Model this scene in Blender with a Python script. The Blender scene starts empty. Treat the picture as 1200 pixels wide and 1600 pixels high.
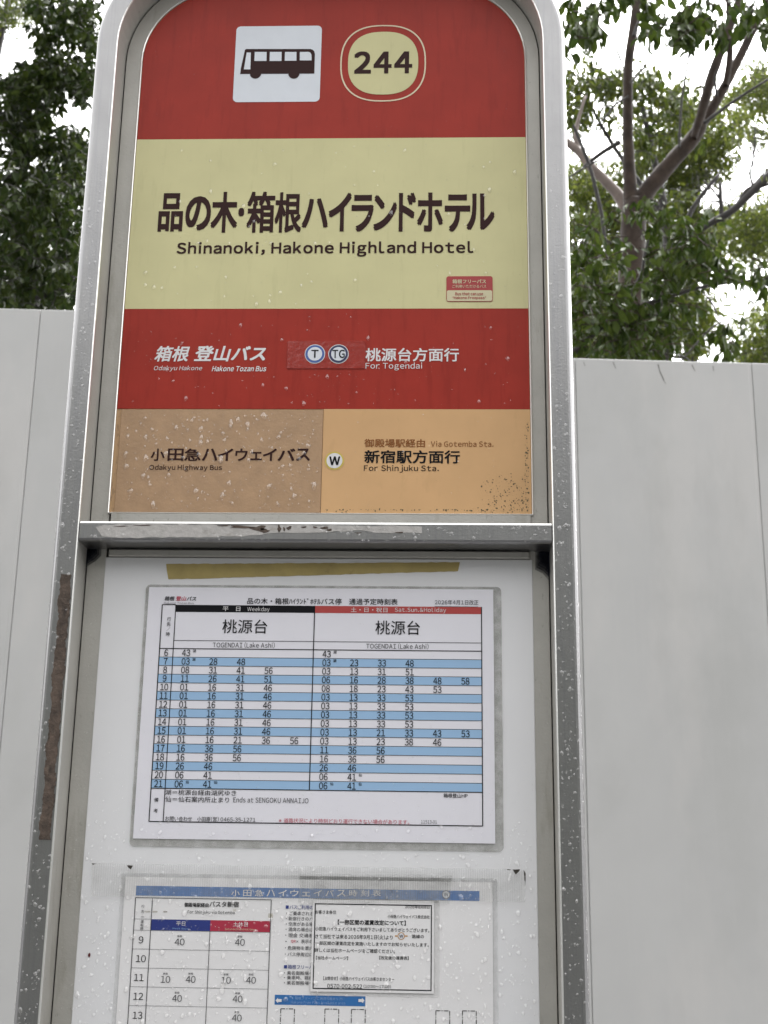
import bpy, math, random
import numpy as np
from mathutils import Vector, Matrix
R = math.radians
random.seed(7); rng = np.random.default_rng(7)

# ------------------------------------------------------------------ camera, sky, sun, exposure
EYE = Vector((0.283984, -1.091011, 1.6))
ZB = 1.6 + 0.303362                     # height of the sign panel's lower edge above the ground
FPX, YAW, PITCH, ROLL = 2035.366, 0.039536, 0.271893, 0.015292
cyw, syw, cpt, spt = math.cos(YAW), math.sin(YAW), math.cos(PITCH), math.sin(PITCH)
FWD = Vector((-syw*cpt, cyw*cpt, spt)); RT0 = Vector((cyw, syw, 0)); UP0 = RT0.cross(FWD)
RT = math.cos(ROLL)*RT0 + math.sin(ROLL)*UP0; UP = -math.sin(ROLL)*RT0 + math.cos(ROLL)*UP0
sc = bpy.context.scene
COL = sc.collection
cam = bpy.data.cameras.new('camera'); camo = bpy.data.objects.new('camera', cam); COL.objects.link(camo)
camo.matrix_world = Matrix(((RT.x, UP.x, -FWD.x, EYE.x), (RT.y, UP.y, -FWD.y, EYE.y), (RT.z, UP.z, -FWD.z, EYE.z), (0, 0, 0, 1)))
cam.sensor_fit = 'VERTICAL'; cam.sensor_height = 36; cam.sensor_width = 27; cam.lens = FPX/1600*36
cam.clip_start = 0.02; cam.clip_end = 2000
cam.dof.use_dof = True; cam.dof.focus_distance = 1.12; cam.dof.aperture_fstop = 22
sc.camera = camo

SUN_EL, SUN_AZ = 58, 25                 # azimuth measured clockwise from +Y (high behind the sign)
w = bpy.data.worlds.new('World'); sc.world = w; w.use_nodes = True
nt = w.node_tree; bg = nt.nodes['Background']
sky = nt.nodes.new('ShaderNodeTexSky'); sky.sky_type = 'NISHITA'; sky.sun_disc = False
sky.sun_elevation = R(SUN_EL); sky.sun_rotation = R(SUN_AZ); sky.air_density = 1.0; sky.dust_density = 6.0; sky.ozone_density = 1.0
hs = nt.nodes.new('ShaderNodeHueSaturation'); hs.inputs['Saturation'].default_value = 0.03
nt.links.new(sky.outputs[0], hs.inputs['Color']); nt.links.new(hs.outputs[0], bg.inputs[0])
bg.inputs[1].default_value = 0.15
sun = bpy.data.lights.new('sun', 'SUN'); suno = bpy.data.objects.new('sun', sun); COL.objects.link(suno)
sun.energy = 0.6; sun.angle = R(30); sun.color = (1.0, 0.97, 0.93)
sd = Vector((math.sin(R(SUN_AZ))*math.cos(R(SUN_EL)), math.cos(R(SUN_AZ))*math.cos(R(SUN_EL)), math.sin(R(SUN_EL))))
suno.rotation_euler = (-sd).to_track_quat('-Z', 'Y').to_euler(); suno.location = (0, -4, 12)
sc.view_settings.view_transform = 'Standard'; sc.view_settings.look = 'None'; sc.view_settings.gamma = 1
sc.view_settings.exposure = 2.3

# ------------------------------------------------------------------ measuring helpers
def at(px, py, Y):
    """point on the vertical plane y = Y that the photograph shows at (px, py)"""
    d = FWD + RT*((px-600)/FPX) - UP*((py-800)/FPX)
    return EYE + d*((Y-EYE.y)/d.y)
def S(px, py, Y=0.0):
    q = at(px, py, Y); return q.x, q.z

# ------------------------------------------------------------------ mesh helpers
class Acc:
    """collects faces with material slots into one mesh"""
    def __init__(s): s.v = []; s.f = []; s.m = []; s.n = 0; s.mats = []; s.sm = []
    def slot(s, m):
        if m not in s.mats: s.mats.append(m)
        return s.mats.index(m)
    def add(s, V, F, m, smooth=False):
        k = s.slot(m)
        for f in F: s.f.append([i+s.n for i in f]); s.m.append(k); s.sm.append(smooth)
        s.v.extend([tuple(map(float, q)) for q in V]); s.n += len(V)
    def build(s, name, parent=None):
        me = bpy.data.meshes.new(name); me.from_pydata(s.v, [], s.f)
        for m in s.mats: me.materials.append(m)
        me.polygons.foreach_set('material_index', s.m); me.polygons.foreach_set('use_smooth', s.sm)
        me.update()
        return link(name, me, parent)
def link(name, me, parent=None):
    o = bpy.data.objects.new(name, me); COL.objects.link(o)
    if parent is not None:
        o.parent = parent
        off = Vector((0, 0, 0)); q = parent
        while q is not None: off += q.location; q = q.parent
        o.location = -off
    return o
def tag(o, label=None, cat=None, group=None, kind=None):
    if label: o['label'] = label
    if cat: o['category'] = cat
    if group: o['group'] = group
    if kind: o['kind'] = kind
    return o
def empty(name, loc):
    o = bpy.data.objects.new(name, None); COL.objects.link(o); o.location = loc; o.empty_display_size = .1; return o
def prism(acc, poly, y0, y1, m, bev=0.0):
    """extrude an x-z outline (counter-clockwise seen from the front) from front y0 to back y1, front edge bevelled"""
    P = np.array(poly, float); n = len(P)
    if bev > 0:
        prv = np.roll(P, 1, 0); nxt = np.roll(P, -1, 0)
        e1 = P-prv; e2 = nxt-P
        n1 = np.stack([-e1[:, 1], e1[:, 0]], 1)/np.linalg.norm(e1, axis=1)[:, None]
        n2 = np.stack([-e2[:, 1], e2[:, 0]], 1)/np.linalg.norm(e2, axis=1)[:, None]
        b = n1+n2; b /= np.maximum(np.sum(b*n1, 1), .2)[:, None]
        I = P + b*bev
        rings = [(I, y0), (P, y0+bev), (P, y1)]
    else: rings = [(P, y0), (P, y1)]
    V = []; F = []
    for Q, y in rings: V += [(q[0], y, q[1]) for q in Q]
    F.append(list(range(n)))
    for k in range(len(rings)-1):
        for i in range(n):
            j = (i+1) % n; F.append([k*n+i, (k+1)*n+i, (k+1)*n+j, k*n+j])
    F.append([len(V)-1-i for i in range(n)])
    acc.add(V, F, m)
def rect(x0, z0, x1, z1): return [(x0, z0), (x1, z0), (x1, z1), (x0, z1)]
def rrect(x0, z0, x1, z1, r, n=6):
    o = []
    for cx, cz, a in ((x1-r, z0+r, -90), (x1-r, z1-r, 0), (x0+r, z1-r, 90), (x0+r, z0+r, 180)):
        for k in range(n+1):
            t = R(a+90*k/n); o.append((cx+r*math.cos(t), cz+r*math.sin(t)))
    return o
def sheet(acc, poly, y, m): acc.add([(q[0], y, q[1]) for q in poly], [list(range(len(poly)))], m)
def ring_sheet(acc, outer, inner, y, m):
    n = len(outer); V = [(q[0], y, q[1]) for q in outer]+[(q[0], y, q[1]) for q in inner]
    acc.add(V, [[i, (i+1) % n, n+(i+1) % n, n+i] for i in range(n)], m)
def bar_px(acc, x0, y0, x1, y1, m, Y, th):
    """a ruled line of thickness th metres between two photo points"""
    a = S(x0, y0, 0); b = S(x1, y1, 0); d = Vector((b[0]-a[0], b[1]-a[1])); d.normalize(); nn = Vector((-d.y, d.x))*th/2
    sheet(acc, [(a[0]-nn.x, a[1]-nn.y), (b[0]-nn.x, b[1]-nn.y), (b[0]+nn.x, b[1]+nn.y), (a[0]+nn.x, a[1]+nn.y)], Y, m)
def quad_px(acc, x0, y0, x1, y1, m, Y, rad=0):
    xm, ym = (x0+x1)/2, (y0+y1)/2
    X0 = S(x0, ym)[0]; X1 = S(x1, ym)[0]; Z1 = S(xm, y0)[1]; Z0 = S(xm, y1)[1]
    sheet(acc, rrect(X0, Z0, X1, Z1, rad) if rad else rect(X0, Z0, X1, Z1), Y, m)
    return X0, Z0, X1, Z1

# ---- lettering: glyph outlines of Blender's own font turned into flat mesh
_tc = bpy.data.curves.new('glyphs', 'FONT'); _to = bpy.data.objects.new('glyphs', _tc); COL.objects.link(_to)
_tc.resolution_u = 4; _tc.fill_mode = 'FRONT'
_cache = {}
def outline(ch):
    """one glyph's filled outline (full-width forms, so Latin and Japanese come from one family)"""
    if ch not in _cache:
        _tc.body = ch; dg = bpy.context.evaluated_depsgraph_get(); dg.update()
        me = _to.evaluated_get(dg).to_mesh()
        V = np.zeros(len(me.vertices)*3); me.vertices.foreach_get('co', V); V = V.reshape(-1, 3)[:, :2].copy()
        _cache[ch] = (V, [list(p.vertices) for p in me.polygons]); _to.evaluated_get(dg).to_mesh_clear()
    return _cache[ch]
def glyphs(s, bold=0.0, track=.055):
    k = (s, bold, track)
    if k in _cache: return _cache[k]
    x = 0.0; VV = []; FF = []; LL = []; n = 0
    for ch in s:
        if ch == ' ': x += .27; continue
        if ch == '\u3000': x += 1.0; continue
        if '!' <= ch <= '~':
            V, F = outline(chr(ord(ch)+0xFEE0) if ch not in '"-~' else ch)
            lo = V[:, 0].min(); hi = V[:, 0].max(); sb = track+(.03 if ch in 'ilI1.,' else 0)
            V = V+np.array([x-lo+sb, 0]); adv = hi-lo+2*sb
        else:
            V, F = outline(ch); V = V+np.array([x, 0]); adv = .5 if '\uff66' <= ch <= '\uff9f' else 1.0
        sh = [(0, 0, 0)] if bold <= 0 else [(-bold, -bold, 0), (bold, bold, 1), (-bold, bold, 2), (bold, -bold, 3), (0, 0, 4)]
        for dx, dy, l in sh:
            VV.append(V+np.array([dx, dy])); LL += [l]*len(V); FF += [[i+n for i in f] for f in F]; n += len(V)
        x += adv
    _cache[k] = (np.concatenate(VV) if VV else np.zeros((0, 2)), FF, np.array(LL)*-6e-6)
    return _cache[k]
def text_xz(acc, s, x0, z0, x1, z1, m, Y, bold=0.0, shear=0.0, track=.075):
    V, F, Lk = glyphs(s, bold, track)
    if len(V) == 0: return
    lo = V.min(0); hi = V.max(0); U = (V-lo)/np.maximum(hi-lo, 1e-6)
    sh = shear*(z1-z0); X = x0+U[:, 0]*(x1-x0-sh)+U[:, 1]*sh; Z = z0+U[:, 1]*(z1-z0)
    acc.add(np.stack([X, Y+Lk, Z], 1), F, m)
def T(acc, s, px0, py0, px1, py1, m, Y, bold=0.0, shear=0.0, track=.075):
    """lettering whose ink fills the given rectangle of the sign, measured on the photograph"""
    xm, ym = (px0+px1)/2, (py0+py1)/2
    text_xz(acc, s, S(px0, ym)[0], S(xm, py1)[1], S(px1, ym)[0], S(xm, py0)[1], m, Y, bold, shear, track)
def digits(acc, s, x, z, h, m, Y, wid=.82, bold=0.0, dw=.62):
    """figures of one width, centred on x"""
    sz = h/.735
    for k, ch in enumerate(s):
        V, F = outline(chr(ord(ch)+0xFEE0)); c = (V[:, 0].min()+V[:, 0].max())/2 if ch != '1' else .49
        for l, (dx, dy) in enumerate([(0, 0)] if bold <= 0 else [(-bold, -bold), (bold, bold), (-bold, bold), (bold, -bold)]):
            acc.add(np.stack([x+((k-(len(s)-1)/2)*dw+V[:, 0]-c+dx)*sz*wid, np.full(len(V), Y-6e-6*l), z+(V[:, 1]+dy-.367)*sz], 1), F, m)
def N(acc, s, px, py, hpx, m, Y, wid=.85, bold=0.0):
    x, z = S(px, py); digits(acc, s, x, z, S(px, py-hpx/2)[1]-S(px, py+hpx/2)[1], m, Y, wid, bold)

# ------------------------------------------------------------------ materials
def mat(name, color, rough=.5, metal=0.0, spec=.5, dirt_or_sheen=None, var=.0, vscale=40., bump=0.0, bscale=200., coat=0.0):
    m = bpy.data.materials.new(name); m.use_nodes = True
    t = m.node_tree; b = t.nodes['Principled BSDF']; L = t.links.new
    b.inputs['Base Color'].default_value = (*color, 1); b.inputs['Roughness'].default_value = rough
    b.inputs['Metallic'].default_value = metal; b.inputs['Specular IOR Level'].default_value = spec
    if coat: b.inputs['Coat Weight'].default_value = coat; b.inputs['Coat Roughness'].default_value = .08
    tc = t.nodes.new('ShaderNodeTexCoord'); out = None
    def noise(scale, detail=4, rgh=.6, vec=None):
        n = t.nodes.new('ShaderNodeTexNoise'); n.inputs['Scale'].default_value = scale; n.inputs['Detail'].default_value = detail
        n.inputs['Roughness'].default_value = rgh; L(vec or tc.outputs['Object'], n.inputs['Vector']); return n.outputs['Fac']
    def ramp(src, a, c):
        r = t.nodes.new('ShaderNodeMapRange'); r.inputs['From Min'].default_value = a; r.inputs['From Max'].default_value = c
        L(src, r.inputs['Value']); return r.outputs['Result']
    def mix(fac, a, c, fscale=1.0):
        x = t.nodes.new('ShaderNodeMix'); x.data_type = 'RGBA'
        if fscale != 1.0:
            mm = t.nodes.new('ShaderNodeMath'); mm.operation = 'MULTIPLY'; mm.inputs[1].default_value = fscale; L(fac, mm.inputs[0]); fac = mm.outputs[0]
        L(fac, x.inputs['Factor'])
        for s, i in ((a, 6), (c, 7)):
            if isinstance(s, tuple): x.inputs[i].default_value = (*s, 1)
            else: L(s, x.inputs[i])
        return x.outputs[2]
    cur = color
    if var > 0:
        cur = mix(ramp(noise(vscale), .3, .7), tuple(c*(1-var) for c in color), tuple(min(1, c*(1+var)) for c in color))
    if dirt_or_sheen:                                           # list of (scale, threshold, colour, strength, stretch)
        for scale, th, dc, st, stretch in dirt_or_sheen:
            vec = None
            if stretch != 1:
                mp = t.nodes.new('ShaderNodeMapping'); mp.inputs['Scale'].default_value = (1, 1, 1/stretch); L(tc.outputs['Object'], mp.inputs['Vector']); vec = mp.outputs[0]
            cur = mix(ramp(noise(scale, 5, .65, vec), th, th+.12), cur, dc, st)
    if not isinstance(cur, tuple): L(cur, b.inputs['Base Color'])
    if bump > 0:
        bn = t.nodes.new('ShaderNodeBump'); bn.inputs['Strength'].default_value = bump; bn.inputs['Distance'].default_value = .001
        L(noise(bscale, 3), bn.inputs['Height']); L(bn.outputs[0], b.inputs['Normal'])
    m['_'] = 1
    return m
def clear(name, color, alpha, rough=.3, ribs=False, spec=.5, dirt_or_sheen=0.0):
    """see-through plastic film: part of the light passes straight through"""
    m = bpy.data.materials.new(name); m.use_nodes = True
    t = m.node_tree; b = t.nodes['Principled BSDF']; L = t.links.new; o = t.nodes['Material Output']
    b.inputs['Base Color'].default_value = (*color, 1); b.inputs['Roughness'].default_value = rough; b.inputs['Specular IOR Level'].default_value = spec
    tr = t.nodes.new('ShaderNodeBsdfTransparent'); mx = t.nodes.new('ShaderNodeMixShader')
    L(tr.outputs[0], mx.inputs[1]); L(b.outputs[0], mx.inputs[2]); L(mx.outputs[0], o.inputs['Surface'])
    tc = t.nodes.new('ShaderNodeTexCoord'); n = t.nodes.new('ShaderNodeTexNoise'); n.inputs['Scale'].default_value = 90; n.inputs['Detail'].default_value = 6
    L(tc.outputs['Object'], n.inputs['Vector'])
    r = t.nodes.new('ShaderNodeMapRange'); r.inputs['From Min'].default_value = .3; r.inputs['From Max'].default_value = .75
    r.inputs['To Min'].default_value = alpha*.6; r.inputs['To Max'].default_value = min(1, alpha*1.4); L(n.outputs['Fac'], r.inputs['Value'])
    fac = r.outputs[0]
    if ribs:
        wv = t.nodes.new('ShaderNodeTexWave'); wv.bands_direction = 'X'; wv.inputs['Scale'].default_value = 170; wv.inputs['Distortion'].default_value = .3
        L(tc.outputs['Object'], wv.inputs['Vector'])
        a = t.nodes.new('ShaderNodeMath'); a.operation = 'MULTIPLY_ADD'; a.inputs[1].default_value = alpha*.4; L(wv.outputs['Fac'], a.inputs[0]); L(fac, a.inputs[2]); fac = a.outputs[0]
    L(fac, mx.inputs[0])
    return m
BRN = (.10, .075, .05)
GRIME = [(9, .60, (.16, .14, .11), .10, 3), (420, .66, (.05, .045, .04), .55, 1), (160, .70, (.10, .09, .07), .35, 2)]
LIGHTGRIME = [(500, .69, (.10, .09, .08), .45, 1), (14, .62, (.35, .34, .31), .18, 4)]
M = {}
M['red'] = mat('sign_red', (.345, .031, .019), .36, var=.08, vscale=25, dirt_or_sheen=[(130, .52, (.24, .020, .013), .4, 9), (300, .68, (.10, .02, .02), .5, 2), (12, .6, (.22, .03, .025), .25, 5)], spec=.2)
M['cream'] = mat('sign_cream', (.645, .605, .335), .36, var=.05, vscale=14, dirt_or_sheen=[(120, .55, (.52, .49, .26), .3, 8), (330, .68, (.22, .20, .11), .5, 1), (10, .62, (.45, .42, .22), .25, 4)], spec=.2)
M['tan_wet'] = mat('sign_tan_weathered', (.42, .265, .15), .4, var=.10, vscale=60, dirt_or_sheen=[(260, .66, (.16, .10, .06), .4, 2)], bump=.25, bscale=260)
M['tan'] = mat('sign_tan', (.65, .40, .20), .34, var=.07, vscale=12, dirt_or_sheen=[(60, .58, (.50, .30, .14), .3, 3), (330, .68, (.16, .10, .05), .5, 1)], spec=.2)
M['tan_edge'] = mat('sign_tan_edge', (.50, .31, .16), .5, dirt_or_sheen=[(300, .55, BRN, .6, 3)])
M['pict'] = mat('pictogram_white', (.70, .73, .78), .34, var=.03, dirt_or_sheen=[(300, .7, (.4, .4, .4), .5, 2)])
M['ink'] = mat('brown_ink', (.036, .014, .013), .4, spec=.12)
M['blackink'] = mat('black_ink', (.008, .008, .010), .5, spec=.12)
M['greyink'] = mat('grey_ink', (.06, .06, .066), .5, spec=.12)
M['thinink'] = mat('grey_rule_ink', (.16, .16, .17), .5)
M['white'] = mat('white_ink', (.74, .72, .72), .4)
M['brownink'] = mat('light_brown_ink', (.25, .095, .03), .4, spec=.12)
M['navy'] = mat('navy_ink', (.030, .035, .10), .4)
M['blue'] = mat('ring_blue_ink', (.06, .12, .36), .4)
M['yellow'] = mat('ring_yellow_ink', (.60, .46, .09), .4)
M['creamink'] = mat('cream_line_ink', (.72, .60, .42), .4)
M['stickred'] = mat('sticker_red', (.38, .035, .035), .35)
M['stickcream'] = mat('sticker_cream', (.62, .56, .36), .35)
M['patch'] = mat('red_patch_vinyl', (.33, .036, .026), .16, var=.08, vscale=120, bump=.3, bscale=140)
M['alu'] = mat('anodised_aluminium', (.355, .35, .35), .30, .92, var=.05, vscale=30, dirt_or_sheen=[(330, .69, (.10, .09, .08), .6, 1.5), (60, .64, (.26, .26, .25), .5, 5), (420, .5, (.30, .30, .31), .45, 40), (700, .62, (.50, .50, .51), .5, 60), (90, .68, (.16, .15, .13), .6, 1.6)], bump=.12, bscale=500)
M['alu_in'] = mat('dirty_aluminium_channel', (.47, .455, .42), .45, .35, var=.07, vscale=22, dirt_or_sheen=[(280, .64, (.12, .11, .08), .6, 2), (26, .56, (.27, .25, .195), .6, 5)], bump=.2, bscale=350)
M['trim'] = mat('bright_trim', (.80, .79, .76), .28, .85)  # panel edging; also put on bevels to paint their bright highlight
M['seal'] = mat('dark_seam_grime', (.035, .033, .027), .8, dirt_or_sheen=[(150, .5, (.12, .11, .08), .8, 1)])
M['board'] = mat('white_board_paint', (.765, .76, .77), .38, var=.02, vscale=12, dirt_or_sheen=[(420, .685, (.20, .19, .18), .5, 1), (18, .62, (.60, .60, .60), .35, 4)])
M['paper'] = mat('white_paper', (.775, .76, .81), .42, var=.015, vscale=30, dirt_or_sheen=[(350, .72, (.45, .43, .42), .5, 1)])
M['paper2'] = mat('wet_poster_paper', (.78, .765, .765), .4, var=.03, vscale=22, dirt_or_sheen=[(330, .71, (.5, .46, .42), .5, 1)])
M['rowblue'] = mat('table_row_blue', (.32, .50, .72), .42)
M['hdrred'] = mat('header_red', (.44, .055, .05), .42)
M['hdrblue'] = mat('header_blue', (.055, .16, .40), .42, var=.1, vscale=200)
M['dkblue'] = mat('weekday_navy', (.022, .038, .20), .42)
M['crim'] = mat('holiday_crimson', (.40, .028, .06), .42)
M['arrow'] = mat('arrow_bar_blue', (.03, .15, .40), .42)
M['ltblue'] = mat('pale_blue_ink', (.22, .36, .62), .42)
M['inkblue'] = mat('heading_blue_ink', (.03, .05, .22), .42)
M['redink'] = mat('red_ink', (.50, .05, .09), .42)
M['orange'] = mat('orange_ink', (.50, .26, .08), .42)
M['rim'] = clear('laminate_film', (.46, .46, .43), .34, .25)
M['film'] = clear('clear_sleeve', (.60, .60, .59), .11, .25)
M['tape'] = clear('ribbed_clear_tape', (.54, .54, .52), .095, .3, ribs=True)
M['stain'] = clear('dark_corner_stain', (.012, .014, .025), .42, .6, spec=.1)  # painted shade of the openings under the crossbar ends
M['wstain'] = clear('yellow_water_stain', (.30, .26, .12), .35, .6)
M['ytape'] = mat('aged_yellow_tape', (.40, .31, .11), .6, var=.15, vscale=40, dirt_or_sheen=[(90, .62, (.16, .11, .04), .5, 1)])
M['residue'] = mat('brown_adhesive_residue', (.085, .060, .045), .75, var=.45, vscale=150, dirt_or_sheen=[(90, .55, (.028, .020, .015), .8, 2.5), (200, .62, (.20, .165, .125), .6, 1.5), (40, .6, (.13, .10, .08), .5, 3)], bump=.8, bscale=240)
M['gresidue'] = mat('grey_adhesive_residue', (.44, .42, .40), .6, var=.12, vscale=160, dirt_or_sheen=[(70, .60, (.25, .22, .19), .6, .5)], bump=.6, bscale=200)
M['dirt'] = mat('dark_grime', (.035, .028, .022), .8)
M['dred'] = mat('dark_red_paint', (.10, .012, .014), .6)
M['moss'] = mat('algae_grime', (.13, .11, .06), .85)

# ------------------------------------------------------------------ ground, and an added unseen hill
def plane_grid(name, x0, x1, y0, y1, z, m):
    me = bpy.data.meshes.new(name); me.from_pydata([(x0, y0, z), (x1, y0, z), (x1, y1, z), (x0, y1, z)], [], [(0, 1, 2, 3)]); me.materials.append(m)
    return link(name, me)
M['asphalt'] = mat('wet_asphalt', (.030, .030, .031), .35, var=.3, vscale=60, bump=.5, bscale=150)
tag(plane_grid('ground', -600, 600, -600, 600, 0, M['asphalt']), kind='structure')
M['hill'] = mat('wooded_hill', (.016, .018, .014), .9, var=.5, vscale=.35)  # unseen, added behind the camera and darkened to dim the frame's reflections
hv = []; hf = []
na, nr = 60, 8
for i in range(na+1):
    a = R(-66+132*i/na)
    for j in range(nr+1):
        d = 15+7*j; e = math.sin(min(1, j/7)*math.pi/2)
        h = (27+4*math.sin(i*.7)+3*math.sin(i*1.9+1)+random.uniform(-1.5, 1.5))*e*min(1, 1.25-abs(i/na-.5)*1.7)
        hv.append((d*math.sin(a), -d*math.cos(a), h-.02))
for i in range(na):
    for j in range(nr): q = i*(nr+1)+j; hf.append((q, q+1, q+nr+2, q+nr+1))
me = bpy.data.meshes.new('hills'); me.from_pydata(hv, [], hf); me.materials.append(M['hill'])
tag(link('hills', me), kind='structure')

# ------------------------------------------------------------------ steel hoarding fence
M['fence'] = mat('white_hoarding_steel', (.53, .525, .515), .34, var=.05, vscale=2.2, dirt_or_sheen=[(2.4, .50, (.60, .58, .56), .5, 2.5), (1.7, .52, (.44, .44, .42), .35, 1.4), (60, .55, (.58, .57, .555), .14, 25), (3.0, .58, (.42, .415, .40), .35, 3), (230, .70, (.22, .21, .19), .4, 3), (45, .70, (.38, .37, .35), .22, 10)], bump=.05, bscale=8)  # broad pale and dark patches paint in soft reflections; finer entries are streaks, dirt
M['fscratch'] = mat('hoarding_scratch', (.20, .19, .18), .6)
M['fence_dark'] = mat('hoarding_rail', (.08, .08, .08), .6)
FX, FY, FSL = .680, 2.335, .070
fence = empty('steel_hoarding', (FX, FY, 0))
tag(fence, 'pale grey steel hoarding of tall flat panels behind the bus stop', 'fence')
fang = math.atan(FSL); fd = Vector((math.cos(fang), math.sin(fang), 0)); fn = Vector((math.sin(fang), -math.cos(fang), 0))
def panel_mesh(h):
    a = Acc(); w2 = .4988
    prof = [(0.0, .045), (0.0, .003), (.0006, .0006), (.0015, 0), (w2-.0105, 0), (w2-.009, .0006), (w2-.0078, .0006), (w2-.0016, .0002), (w2-.0005, .0008), (w2, .003), (w2, .045)]
    V = []
    for z in (0.05, h-.0012): V += [(u, v, z) for u, v in prof]
    V += [(u, v+.0008*(v < .04), h) for u, v in prof]
    n = len(prof); F = []
    for k in range(2):
        for i in range(n-1): F.append([k*n+i, k*n+i+1, (k+1)*n+i+1, (k+1)*n+i])
    F.append([2*n+i for i in range(n)])
    V += [(.01, .043, .05), (w2-.01, .043, .05), (w2-.01, .043, h-.001), (.01, .043, h-.001)]; F.append([3*n+3, 3*n+2, 3*n+1, 3*n])
    a.add(V, F, M['fence']); me = bpy.data.meshes.new('panel')
    me.from_pydata(a.v, [], a.f); me.materials.append(M['fence']); me.update(); return me
lowm, highm = panel_mesh(3.007), panel_mesh(3.110)
for k in range(-12, 12):
    o = bpy.data.objects.new('panel', highm if k < -1 else lowm); COL.objects.link(o); o.parent = fence
    o.location = fd*(.5*k); o.rotation_euler = (0, 0, fang)
for z in (.35, 1.5, 2.7):                               # pipe rails that carry the panels at the back
    a = Acc(); p0 = fd*(-6)-fn*.075; p1 = fd*6-fn*.075
    V = []; 
    for p in (p0, p1):
        for i in range(10):
            t = 2*math.pi*i/10; q = p-fn*(.024*math.cos(t))+Vector((0, 0, z+.024*math.sin(t))); V.append(q+Vector((FX, FY, 0)))
    a.add(V, [[i, (i+1) % 10, 10+(i+1) % 10, 10+i] for i in range(10)], M['alu'], True); a.build('rail', fence)

def fpt(px, py):
    d = at(px, py, 5.0)-EYE; nn = Vector((fn.x, fn.y, 0)); k = (Vector((FX, FY, 0))-EYE).dot(nn)/d.dot(nn); return EYE+d*k+fn*.0006
for pts, wd in (([(958, 566), (962, 576)], 1.6), ([(1028, 569), (1031, 580), (1037, 595)], 2.0), ([(1034, 586), (1040, 600)], 1.2), ([(1081, 570), (1086, 580)], 1.6), ([(1114, 572), (1115, 580)], 1.4), ([(912, 566), (914, 572)], 1.2)):
    g = Acc()
    for (xa, ya), (xb, yb) in zip(pts, pts[1:]):
        g.add([fpt(xa-wd/2, ya), fpt(xa+wd/2, ya), fpt(xb+wd/2*.6, yb), fpt(xb-wd/2*.6, yb)], [[3, 2, 1, 0]], M['fscratch'])
    g.build('scratch', fence)
# ------------------------------------------------------------------ the bus stop sign
XL, XR = -.0174, .3836; DF = -.030
XC = (XL+XR)/2; ZC = ZB+.455; RL = .098
PX0, PX1 = -.0004, .3692
sign = empty('bus_stop_sign', (XC, 0, 0))
tag(sign, 'aluminium framed bus stop sign with red, cream and tan panel', 'bus stop sign')
def loop(n, zbot):
    """centre path offset outwards by n: up the left post, over the rounded top, down the right post"""
    pts = [(XL-n, z) for z in np.linspace(zbot, ZC-.02, 14)]
    r = RL+n
    for k in range(0, 17):
        t = R(180-90*k/16); pts.append((XL+RL+r*math.cos(t), ZC+r*math.sin(t)))
    for k in range(0, 17):
        t = R(90-90*k/16); pts.append((XR-RL+r*math.cos(t), ZC+r*math.sin(t)))
    pts += [(XR+n, z) for z in np.linspace(ZC-.02, zbot, 14)]
    return pts
def sweep(acc, prof, zbot, m, special={}):
    close = True
    rings = [loop(n, zbot) for n, y in prof]; k = len(rings[0]); q = len(prof); V = []
    for i in range(k):
        for j, (n, y) in enumerate(prof): V.append((rings[j][i][0], y, rings[j][i][1]))
    F = []
    for i in range(k-1):
        for j in range(q if close else q-1):
            b = (j+1) % q; F.append([i*q+j, (i+1)*q+j, (i+1)*q+b, i*q+b])
    ms = {}
    for k_, f in enumerate(F): ms.setdefault(special.get(k_ % q, m), []).append(f)
    first = True
    for mm, fs in ms.items():
        if first: acc.add(V, fs, mm); first = False; n0 = acc.n-len(V)
        else: acc.add([], [[i-len(V) for i in f] for f in fs], mm)
a = Acc()
sweep(a, [(0, .0015), (0, -.0284), (.0004, -.0294), (.0013, DF), (.0160, DF), (.0178, -.0296), (.0194, -.0285), (.0206, -.0268), (.0213, -.0245), (.0215, -.022), (.0215, .030), (.0205, .033), (0, .033)], 0, M['alu'], {0: M['alu_in'], 1: M['trim'], 2: M['trim']})  # lip bevels coloured brighter to paint in the highlight they catch
fr = a.build('frame', sign)
a = Acc()
sweep(a, [(-.0172, .006), (-.0172, .0012), (-.0168, .0008), (-.0014, .0008), (-.0010, .0011), (-.0009, .004), (-.0001, .004), (-.0001, .006)], .55, M['alu_in'])
a.build('channel', sign)
a = Acc()
sweep(a, [(-.0009, .0026), (-.0001, .0026), (-.0001, .0032), (-.0009, .0032)], .55, M['seal']); a.build('seam', sign)

# cross bars
def bar(name, z0, z1, m):
    a = Acc(); x0, x1 = XL+.0006, XR-.0006; b = .0012
    prof = [(DF, z0+.0022), (DF, z1-.0017), (DF+.0009, z1), (.0005, z1), (.0005, z0), (DF+.0035, z0), (DF+.0012, z0+.0008)]
    n = len(prof); V = [(x, y, z) for x in (x0, x1) for y, z in prof]
    F = [[i, n+i, n+(i+1) % n, (i+1) % n] for i in range(n)]+[list(range(n)), [2*n-1-i for i in range(n)]]
    a.add(V, [f for k, f in enumerate(F) if k != 1], m); a.add([], [[i-len(V) for i in F[1]]], M['trim']); return a.build(name, sign)  # top bevel coloured brighter as a painted edge highlight
bar('crossbar', ZB-.0335, ZB-.0165, M['alu']); bar('crossbar', ZB-.80, ZB-.783, M['alu'])
a = Acc(); prism(a, rect(PX0+.002, ZB-.0162, PX1-.001, ZB-.0014), -.0012, .006, M['alu_in'], .0006); a.build('bottom_rail', sign)
a = Acc(); prism(a, rect(PX0+.003, ZB-.0405, PX1-.003, ZB-.0345), -.0035, .004, M['alu_in'], .0008)
a.build('top_rail', sign)

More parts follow.
